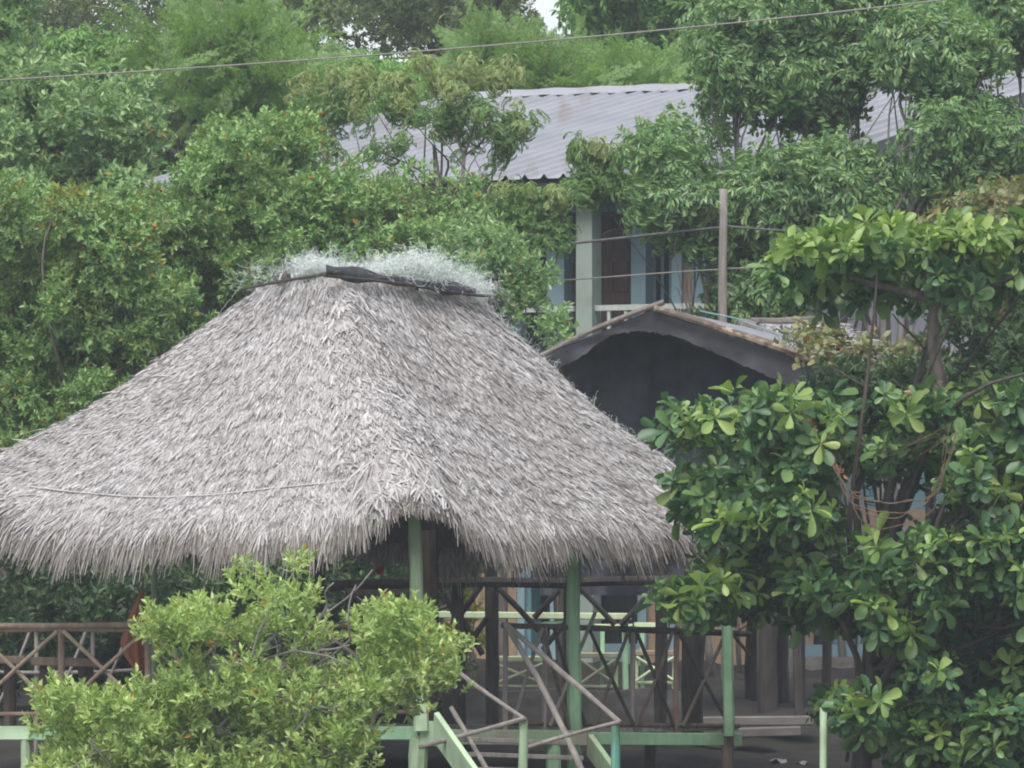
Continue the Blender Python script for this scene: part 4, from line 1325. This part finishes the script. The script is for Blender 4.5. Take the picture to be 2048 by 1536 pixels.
for k, (poly, Y0, Y1, n_, cnt, px, mat, lab) in enumerate((
    ([(-200, 370), (60, 360), (130, 400), (150, 560), (130, 700), (60, 980), (-200, 1000)], 68, 70.5, 44, 3700, 0, 'leaf_shrub', 'green shrub at the left edge above the thatch eave'),
    ([(90, 370), (220, 400), (330, 440), (330, 560), (200, 560), (100, 520)], 67.6, 69.5, 18, 1300, 200, 'leaf_mixed', 'yellowish shrub with orange leaves in the left thicket'),
    ([(120, 540), (320, 520), (420, 560), (420, 720), (250, 830), (60, 910), (-60, 960)], 67.5, 70, 38, 3600, 250, 'leaf_shrub', 'dense green shrub just above the left thatch slope'),
    ([(300, 420), (380, 330), (440, 270), (560, 290), (620, 420), (600, 560), (420, 620), (330, 560)], 69, 72, 36, 3300, 470, 'leaf_shrub', 'tall dense shrub left of the thatch peak'),
    ([(400, 290), (440, 240), (470, 275), (520, 220), (560, 260), (590, 235), (640, 280), (640, 340), (480, 350)], 70.5, 72.5, 16, 1000, 530, 'leaf_shrub', 'light green leafy shrub top rising left of the roof'),
    ([(560, 350), (660, 355), (760, 385), (850, 410), (930, 440), (930, 490), (880, 560), (600, 560)], 69.5, 72, 36, 3200, 740, 'leaf_shrub', 'dense shrub right behind the thatch peak'),
    ([(880, 440), (950, 450), (1030, 490), (1080, 540), (1080, 640), (1000, 640), (920, 560)], 68, 70, 20, 1000, 1010, 'leaf_shrub_cool', 'green shrub between the thatch and the blue pilaster'),
    ([(1090, 630), (1138, 630), (1138, 700), (1095, 705)], 67.4, 68.4, 4, 50, 1115, 'leaf_shrub_cool', 'slim young shrub in front of the blue house door'),
)):
    cl = clumps(poly, Y0, Y1, n_, (24, 52), 520 + k)
    prt = [(cl, mat, T_SHRUB, cnt, SH)] if mat != 'leaf_mixed' else [(cl, 'leaf_shrub', T_SHRUB, 950, SH), (cl[:9] * np.array([1, 1, 1, .8, .8, .8]) - np.array([0, .15, 0, 0, 0, 0]), 'leaf_yellowish', T_SHRUB, 240, SH)]
    plant('shrub', lab, 'shrub', prt, gbase(px, (Y0 + Y1) / 2), P(px, 560 if k < 7 else 690, (Y0 + Y1) / 2), .06 if k < 7 else .02, 'bark', 16, 540 + k, THK)
cl = clumps([(-220, 380), (380, 360), (420, 560), (330, 900), (-220, 1000)], 71.5, 73, 54, (34, 60), 558)
plant('shrub', 'deep green shrub filling the back of the thicket left of the house', 'shrub', [(cl, 'leaf_shrub_cool', T_SHRUB_BIG, 3300, SH)], gbase(120, 72.3), P(120, 700, 72.3), .07, 'bark', 16, 559, THK)
# dark understorey seen below the left eave
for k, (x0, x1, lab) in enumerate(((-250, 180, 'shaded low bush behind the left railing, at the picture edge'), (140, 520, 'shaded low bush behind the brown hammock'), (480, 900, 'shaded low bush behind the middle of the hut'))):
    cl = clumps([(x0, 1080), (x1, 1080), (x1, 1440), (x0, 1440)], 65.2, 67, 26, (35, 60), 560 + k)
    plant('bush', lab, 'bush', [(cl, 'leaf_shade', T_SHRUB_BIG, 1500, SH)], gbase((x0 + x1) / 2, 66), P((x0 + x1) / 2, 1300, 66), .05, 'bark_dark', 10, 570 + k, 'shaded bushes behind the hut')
cl = clumps([(880, 1120), (960, 1110), (965, 1300), (890, 1300)], 66.5, 67.5, 7, (25, 40), 580)
plant('sapling', 'yellow green sapling seen through the dark lattice of the hut', 'sapling', [(cl, 'leaf_yellowish', T_SHRUB, 90, SH)], gbase(925, 67), P(925, 1240, 67), .025, 'bark', 5, 581)

cl = clumps([(640, 400), (700, 320), (760, 380), (830, 340), (880, 390), (940, 350), (985, 400), (985, 470), (660, 450)], 71, 72.2, 18, (20, 40), 590)
plant('shrub', 'loose leafy shoots reaching up in front of the eave right of the thatch peak', 'shrub', [(cl, 'leaf_shrub', T_SHRUB, 330, SH)], gbase(830, 71.6), P(830, 520, 71.6), .04, 'bark', 12, 591, THK)
# drooping trees in front of the roof
DK = dict(up=.25, outw=.4, rnd=.35, fill=.6, scale=(.38, .66))
DRG = 'drooping pinnate trees in front of the metal roof'


def droop_tree(k, lab, blobs, tops, base_px, Y, fork, cnt, cnt2, r_=.04, bend=.1, limbs=6):
    rg_ = np.random.default_rng(650 + k)

    def mk(bl):
        bl = [(x + rg_.normal() * .75 * rx, y + rg_.normal() * .55 * ry, rx * rg_.uniform(.18, .5), ry * rg_.uniform(.4, .9), dy + rg_.normal() * .12) for x, y, rx, ry, dy in bl for _ in range(4)]
        return np.array([(*P(x, y, Y + dy), .72 * rx * Y / F, .6 * rx * Y / F, .95 * ry * Y / F) for x, y, rx, ry, dy in bl])
    cl = mk(blobs); ct = mk(tops)
    plant('drooping_tree', lab, 'tree', [(cl, 'leaf_droop', T_DROOP, cnt, DK), (ct, 'leaf_droop_light', T_DROOP, cnt2, dict(up=.6, outw=.6, rnd=.4, fill=.6, scale=(.38, .62)))],
          gbase(base_px, Y), P(*fork, Y), r_, 'bark', limbs, 600 + k, DRG, bend=bend)


droop_tree(0, 'drooping tree with dark hanging leaves left of the others', [(640, 190, 40, 45, 0), (665, 240, 32, 40, .2), (650, 290, 30, 40, -.1), (620, 230, 30, 40, .1), (690, 180, 30, 30, 0)], [(640, 160, 40, 25, 0), (700, 160, 30, 25, 0)], 660, 73.5, (655, 300), 80, 36)
droop_tree(1, 'drooping flowering tree whose stem forks in front of the left roof', [(780, 215, 42, 32, 0), (830, 225, 34, 32, .1), (790, 255, 36, 28, 0), (760, 300, 20, 30, 0)], [(770, 150, 60, 34, 0), (830, 175, 50, 26, 0), (740, 190, 34, 26, 0), (800, 120, 30, 20, .1)], 890, 73, (868, 290), 62, 60)
droop_tree(2, 'drooping flowering tree with the longest hanging leaves over the roof', [(950, 210, 50, 45, 0), (920, 250, 36, 40, .2), (975, 270, 34, 50, 0), (1010, 290, 34, 40, .1), (1045, 260, 26, 34, 0), (1000, 325, 18, 26, 0)], [(960, 140, 46, 32, 0), (1000, 150, 30, 32, 0), (930, 170, 34, 30, 0), (1040, 225, 26, 24, 0)], 905, 72.8, (928, 310), 115, 70)
droop_tree(3, 'dark drooping branch hanging in front of the eave and blue beam', [(1030, 400, 40, 26, 0), (1060, 430, 48, 40, .1), (1100, 420, 34, 34, 0), (1030, 455, 40, 34, 0), (1075, 470, 32, 30, 0), (985, 480, 40, 36, 0), (960, 520, 40, 36, 0)], [(1060, 375, 40, 16, 0), (1115, 395, 18, 20, 0)], 960, 72, (965, 440), 230, 26)
droop_tree(4, 'drooping branch with pale tips left of the pinnate tree over the eave', [(1185, 330, 32, 32, 0), (1215, 325, 38, 34, .1), (1245, 345, 28, 34, 0), (1165, 365, 22, 26, 0), (1210, 370, 36, 26, 0)], [(1220, 285, 32, 18, 0), (1190, 300, 26, 16, 0)], 1480, 74.4, (1425, 330), 170, 34, .03, .02, 5)

# pinnate leaved trees at the right
NK = dict(up=.35, outw=.7, rnd=.4, fill=.55)
NG = 'pinnate leaved trees in front of the right part of the house'
for k, (polys, px, fork, Y, cnt, n_, lab, r_) in enumerate((
    ([[(1280, 290), (1325, 235), (1365, 265), (1400, 340), (1440, 410), (1430, 490), (1370, 490), (1300, 450), (1265, 410), (1295, 350)]], 1430, (1420, 400), 73.5, 250, 24, 'pinnate leaved tree left of the utility pole over the eave', .05),
    ([[(1440, 330), (1560, 300), (1680, 330), (1730, 430), (1700, 540), (1560, 600), (1460, 620), (1440, 480), (1420, 400)]], 1580, (1570, 480), 73.8, 1050, 34, 'dense dark pinnate leaved tree right of the utility pole', .06),
    ([[(1390, 20), (1560, -30), (1640, 60), (1650, 200), (1590, 300), (1530, 220), (1460, 200), (1445, 290), (1400, 270), (1395, 150)]], 1510, (1470, 260), 75.5, 400, 24, 'tall pinnate leaved tree with a thin leaning stem above the eave', .05),
    ([[(1600, -60), (1800, -60), (1830, 100), (1790, 150), (1710, 180), (1660, 290), (1620, 250), (1600, 130)]], 1690, (1680, 250), 76, 430, 24, 'tall pinnate leaved tree with a straight pale stem', .05),
    ([[(1780, 20), (2000, 60), (1980, 130), (1950, 190), (1880, 200), (1840, 170), (1800, 150), (1780, 130)]], 1810, (1815, 250), 75, 420, 18, 'tall pinnate leaved tree right of the pale stems', .055),
    ([[(1830, 250), (1930, 190), (2010, 210), (2040, 330), (2120, 350), (2100, 420), (1900, 430), (1830, 360)]], 1790, (1835, 330), 74.2, 620, 24, 'pinnate leaved tree in front of the grey gable wall', .06),
    ([[(1640, 300), (1720, 290), (1780, 350), (1790, 440), (1720, 460), (1660, 400)]], 1760, (1750, 400), 74.6, 200, 12, 'slender pinnate leaved tree between the dense dark tree and the gable', .05),
    ([[(1950, -60), (2200, -60), (2200, 130), (2000, 130)]], 2080, (2080, 100), 78, 420, 16, 'pinnate leaved tree in the top right corner', .06),
)):
    cl = np.vstack([clumps(p_, Y - .8, Y + .9, n_, (22, 48), 700 + k) for p_ in polys])
    pt = plant('pinnate_tree', lab, 'tree', [(cl, 'leaf_neem', T_NEEM, cnt, NK)], gbase(px, Y), P(*fork, Y), r_, 'bark_grey', 14, 720 + k, NG)
    if k == 6:
        MB().log(P(1765, 462, Y - .9), P(1860, 312, Y - 1.0), .032, .018, .01, 9, 8).build('limb', M['bark'], pt, True)
        MB().log(P(1765, 464, Y - .9), (*XY(1752, Y - .5), ground_z(Y) - .1), .033, .06, .01, 9, 8).build('limb', M['bark_grey'], pt, True)
cl = clumps([(1440, 540), (1560, 560), (1600, 640), (1440, 640)], 73.1, 74, 10, (24, 40), 741)
plant('shrub', 'dark shrub at the foot of the utility pole behind the tarp shelter', 'shrub', [(cl, 'leaf_neem', T_NEEM, 170, NK)], gbase(1500, 73.5), P(1500, 640, 73.5), .03, 'bark', 6, 742)

# dry looking vine and yellowish bush at the right edge
cl = clumps([(1830, 430), (1900, 420), (1960, 370), (2050, 345), (2200, 330), (2200, 740), (2000, 760), (1940, 600), (1830, 520)], 60.5, 63, 40, (24, 46), 801)
plant('bush', 'yellow green round leaved bush at the right edge behind the broad leaved tree', 'bush', [(cl, 'leaf_dry', T_ROUND, 1050, SH)], gbase(2040, 62), P(2040, 640, 62), .05, 'twig_orange', 20, 802)
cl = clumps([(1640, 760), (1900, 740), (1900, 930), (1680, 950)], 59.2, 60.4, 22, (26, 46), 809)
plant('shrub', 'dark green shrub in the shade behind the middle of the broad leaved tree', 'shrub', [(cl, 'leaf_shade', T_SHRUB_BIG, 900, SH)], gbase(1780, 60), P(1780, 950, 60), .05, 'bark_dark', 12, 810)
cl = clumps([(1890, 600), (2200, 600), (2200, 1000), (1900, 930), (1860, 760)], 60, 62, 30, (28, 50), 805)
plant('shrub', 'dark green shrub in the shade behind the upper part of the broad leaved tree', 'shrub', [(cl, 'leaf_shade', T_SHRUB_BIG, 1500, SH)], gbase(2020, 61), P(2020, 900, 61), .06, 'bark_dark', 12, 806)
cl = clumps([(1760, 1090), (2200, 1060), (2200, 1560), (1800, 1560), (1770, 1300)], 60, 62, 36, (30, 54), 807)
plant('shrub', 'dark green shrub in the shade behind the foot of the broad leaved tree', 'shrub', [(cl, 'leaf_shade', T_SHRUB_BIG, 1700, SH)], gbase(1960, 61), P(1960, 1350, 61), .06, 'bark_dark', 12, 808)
cl = clumps([(1580, 650), (1660, 640), (1860, 690), (1860, 800), (1600, 800)], 61, 63, 20, (18, 34), 803)
plant('vine', 'sparse brownish vine in front of the low thatched shelter', 'vine', [(cl, 'leaf_dry', T_ROUND, 190, SH)], gbase(1690, 62), P(1665, 700, 62), .018, 'bark_dark', 16, 804)

# the broad leaved tree at the right front
RK = dict(up=.75, outw=.6, rnd=.5, fill=.6, scale=(.55, 1.2), smooth=True)
up1 = clumps([(1555, 490), (1600, 462), (1700, 460), (1800, 455), (1920, 458), (2048, 450), (2200, 450), (2200, 600), (1960, 610), (1850, 640), (1720, 610), (1590, 610), (1550, 560)], 56.2, 58.4, 44, (34, 58), 901, inset=.4, loose=False)
up2 = clumps([(1550, 480), (1610, 455), (1750, 450), (1900, 450), (2060, 450), (2200, 460), (2200, 520), (1600, 520), (1555, 600)], 56.0, 57.2, 24, (26, 40), 902, inset=.35, twig=6, loose=False)
lowc = []
for k, (poly, n_) in enumerate((
    ([(1370, 850), (1440, 815), (1550, 760), (1620, 770), (1720, 810), (1690, 930), (1560, 960), (1430, 900)], 22),
    ([(1740, 800), (1820, 760), (1960, 750), (2200, 745), (2200, 1000), (1950, 1000), (1900, 900), (1780, 920)], 30),
    ([(1360, 960), (1480, 930), (1640, 960), (1680, 1060), (1640, 1190), (1440, 1130), (1380, 1040)], 24),
    ([(1310, 1200), (1420, 1140), (1640, 1150), (1800, 1120), (1900, 1180), (1820, 1290), (1700, 1265), (1560, 1235), (1400, 1235)], 32),
    ([(1880, 1020), (2200, 980), (2200, 1700), (1850, 1700), (1780, 1520), (1800, 1420), (1900, 1330), (1840, 1250)], 48),
    ([(1640, 880), (1900, 860), (2200, 900), (2200, 1000), (1900, 960), (1690, 950)], 16),
    ([(1640, 1080), (1900, 1060), (2200, 1000), (2200, 1300), (1780, 1290), (1640, 1240)], 36),
    ([(1300, 1180), (1360, 1150), (1480, 1160), (1480, 1240), (1330, 1235)], 8),
    ([(1325, 860), (1380, 835), (1450, 820), (1450, 880), (1390, 900)], 5),
    ([(1330, 960), (1420, 930), (1480, 960), (1480, 1080), (1400, 1060)], 8),
    ([(1780, 1300), (2200, 1240), (2200, 1700), (1800, 1640)], 34),
    ([(1880, 920), (2070, 920), (2070, 1030), (1890, 1020)], 10),
    ([(1620, 1395), (1700, 1380), (1790, 1420), (1800, 1500), (1700, 1480), (1640, 1450)], 9),
)):
    lowc.append(clumps(poly, 55.9, 58.0, n_, (30, 58), 910 + k, inset=.3, twig=10, loose=False))
lowc = np.vstack(lowc)
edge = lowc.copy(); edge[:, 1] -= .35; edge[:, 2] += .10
tree = plant('broad_leaved_tree', 'big broad leaved almond tree with tiered branches at the right front', 'tree', [
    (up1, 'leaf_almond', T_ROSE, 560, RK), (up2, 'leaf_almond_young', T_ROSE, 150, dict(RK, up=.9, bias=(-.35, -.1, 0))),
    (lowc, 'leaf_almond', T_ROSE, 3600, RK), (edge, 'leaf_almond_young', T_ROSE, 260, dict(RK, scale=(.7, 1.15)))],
    gbase(1745, 57.3), P(1735, 1150, 57.2), .10, 'bark_dark', 26, 950)
mb = MB()
mb.tube(curve(P(1735, 1150, 57.2), P(1885, 760, 57.2), .04), np.linspace(.085, .06, 9), 8, .05)
mb.tube(curve(P(1885, 770, 57.2), P(1868, 560, 57.2), .03), np.linspace(.06, .045, 9), 8, .05)
mb.tube(curve(P(1868, 600, 57.2), P(1680, 540, 57.2), .05), np.linspace(.045, .02, 9), 8, .05)
mb.tube(curve(P(1868, 600, 57.2), P(2040, 540, 57.2), .05), np.linspace(.045, .02, 9), 8, .05)
mb.build('limb', M['bark'], tree, True)
# dry vine tangle hanging in the gap of that tree
vt = MB(); rg = np.random.default_rng(41)
anchor = [(1905, 900), (1880, 960), (1850, 1020), (1790, 1062), (1720, 1040), (1695, 985), (1740, 1000), (1700, 880), (1620, 880)]
for k in range(5):
    sag = rg.uniform(.1, 1.2)
    cp = [(1690 + rg.normal() * 25, 955 + rg.normal() * 25), (1705 + rg.normal() * 14, 985 + 45 * sag), (1790 + rg.normal() * 16, 1000 + 55 * sag), (1862 + rg.normal() * 10, 990 + 28 * sag), (1885 + rg.normal() * 8, 940), (1915 + rg.normal() * 14, 870 + rg.normal() * 16)]
    cp = np.array(cp); tt = np.linspace(0, 5, 34)
    q = np.stack([np.interp(tt, np.arange(6), cp[:, i]) for i in range(2)], 1)
    for _ in range(3):
        q[1:-1] = (q[:-2] + 2 * q[1:-1] + q[2:]) / 4
    q += rg.normal(0, 1.2, q.shape)
    Yv = 55.75 + rg.normal() * .08
    vt.tube(np.array([P(x, y, Yv) for x, y in q]), np.linspace(.0052, .003, 34), 5, 0)
tag(vt.build('dry_vine', M['twig_orange'], None, True), 'tangle of dry orange brown vine stems hanging in the broad leaved tree', 'vine')
dl = np.array([(*P(x, y, 56.2), r_ * .0043, r_ * .0043, r_ * .0043) for x, y, r_ in ((1632, 890, 16), (1612, 830, 10), (1690, 950, 8), (1855, 800, 9), (1668, 740, 7))])
foliage(tree, M['leaf_dead'], dl, T_SHRUB, 12, seed=77, name='dead_leaves', scale=(.8, 1.3))

# the small bright bush at the left front
BK = dict(up=.85, outw=.55, rnd=.38, scale=(.75, 1.15))
bc = []
for k, (poly, n_, rr_) in enumerate((
    ([(70, 1400), (120, 1375), (200, 1370), (330, 1400), (420, 1470), (400, 1620), (80, 1620), (90, 1480)], 36, (24, 42)),
    ([(262, 1290), (310, 1232), (400, 1215), (470, 1240), (470, 1290), (330, 1300), (270, 1290)], 16, (20, 34)),
    ([(320, 1330), (480, 1310), (640, 1340), (800, 1330), (860, 1400), (880, 1420), (800, 1440), (760, 1500), (740, 1620), (380, 1620), (330, 1450)], 56, (24, 46)),
    ([(700, 1230), (790, 1215), (890, 1255), (910, 1290), (950, 1380), (880, 1410), (780, 1340), (700, 1270)], 22, (20, 34)),
    ([(470, 1250), (640, 1230), (700, 1290), (560, 1330), (460, 1310)], 9, (20, 32)),
    ([(458, 1150), (500, 1140), (520, 1180), (640, 1190), (650, 1230), (560, 1240), (470, 1230)], 10, (14, 24)),
    ([(458, 1125), (484, 1120), (484, 1190), (462, 1200)], 4, (10, 16)), ([(575, 1110), (600, 1120), (615, 1180), (580, 1180)], 4, (10, 16)))):
    bc.append(clumps(poly, 54.6, 56.0, n_, rr_, 960 + k))
bcl = np.vstack(bc)
bush = plant('bush', 'bright yellow green bush with bare grey twigs at the lower left front', 'bush', [(bcl, 'leaf_bush', T_BUSH, 3300, BK)], gbase(420, 55.4), P(470, 1500, 55.4), .055, 'bark_grey', 46, 980, None, .10)
mb = MB(); rg = np.random.default_rng(51)
for a, m_, b_ in (((500, 1420), (600, 1290), (745, 1140)), ((480, 1430), (420, 1330), (560, 1290)), ((520, 1420), (700, 1280), (712, 1170)), ((420, 1480), (360, 1420), (480, 1405)), ((560, 1400), (640, 1300), (700, 1290)), ((600, 1290), (650, 1220), (668, 1165)), ((640, 1260), (560, 1260), (470, 1320))):
    p0, p1, p2 = P(*a, 55.3), P(*m_, 55.0), P(*b_, 54.9)
    pts = np.vstack([curve(p0, p1, .06, 7, rg), curve(p1, p2, .08, 7, rg)[1:]])
    mb.tube(pts, np.linspace(.016, .006, 13), 6, .05)
mb.build('bare_twig', M['bark_grey'], bush, True)

# ================================================================== HAZE: the damp air between the camera and the slope
m = bpy.data.materials.new('haze'); m.use_nodes = True
n = m.node_tree; n.nodes.remove(n.nodes['Principled BSDF'])
pv = n.nodes.new('ShaderNodeVolumePrincipled')
pv.inputs['Color'].default_value = (0.86, 0.94, 1.0, 1)
pv.inputs['Density'].default_value = 0.0009
pv.inputs['Anisotropy'].default_value = 0.2
n.links.new(pv.outputs[0], n.nodes['Material Output'].inputs['Volume'])
hb = MB(); a, b_ = 40, 130
hb.hexa([(-a, -8, -2.4), (a, -8, -2.4), (a, b_, -2.4), (-a, b_, -2.4), (-a, -8, 26), (a, -8, 26), (a, b_, 26), (-a, b_, 26)])
tag(hb.build('haze', m), kind='stuff')
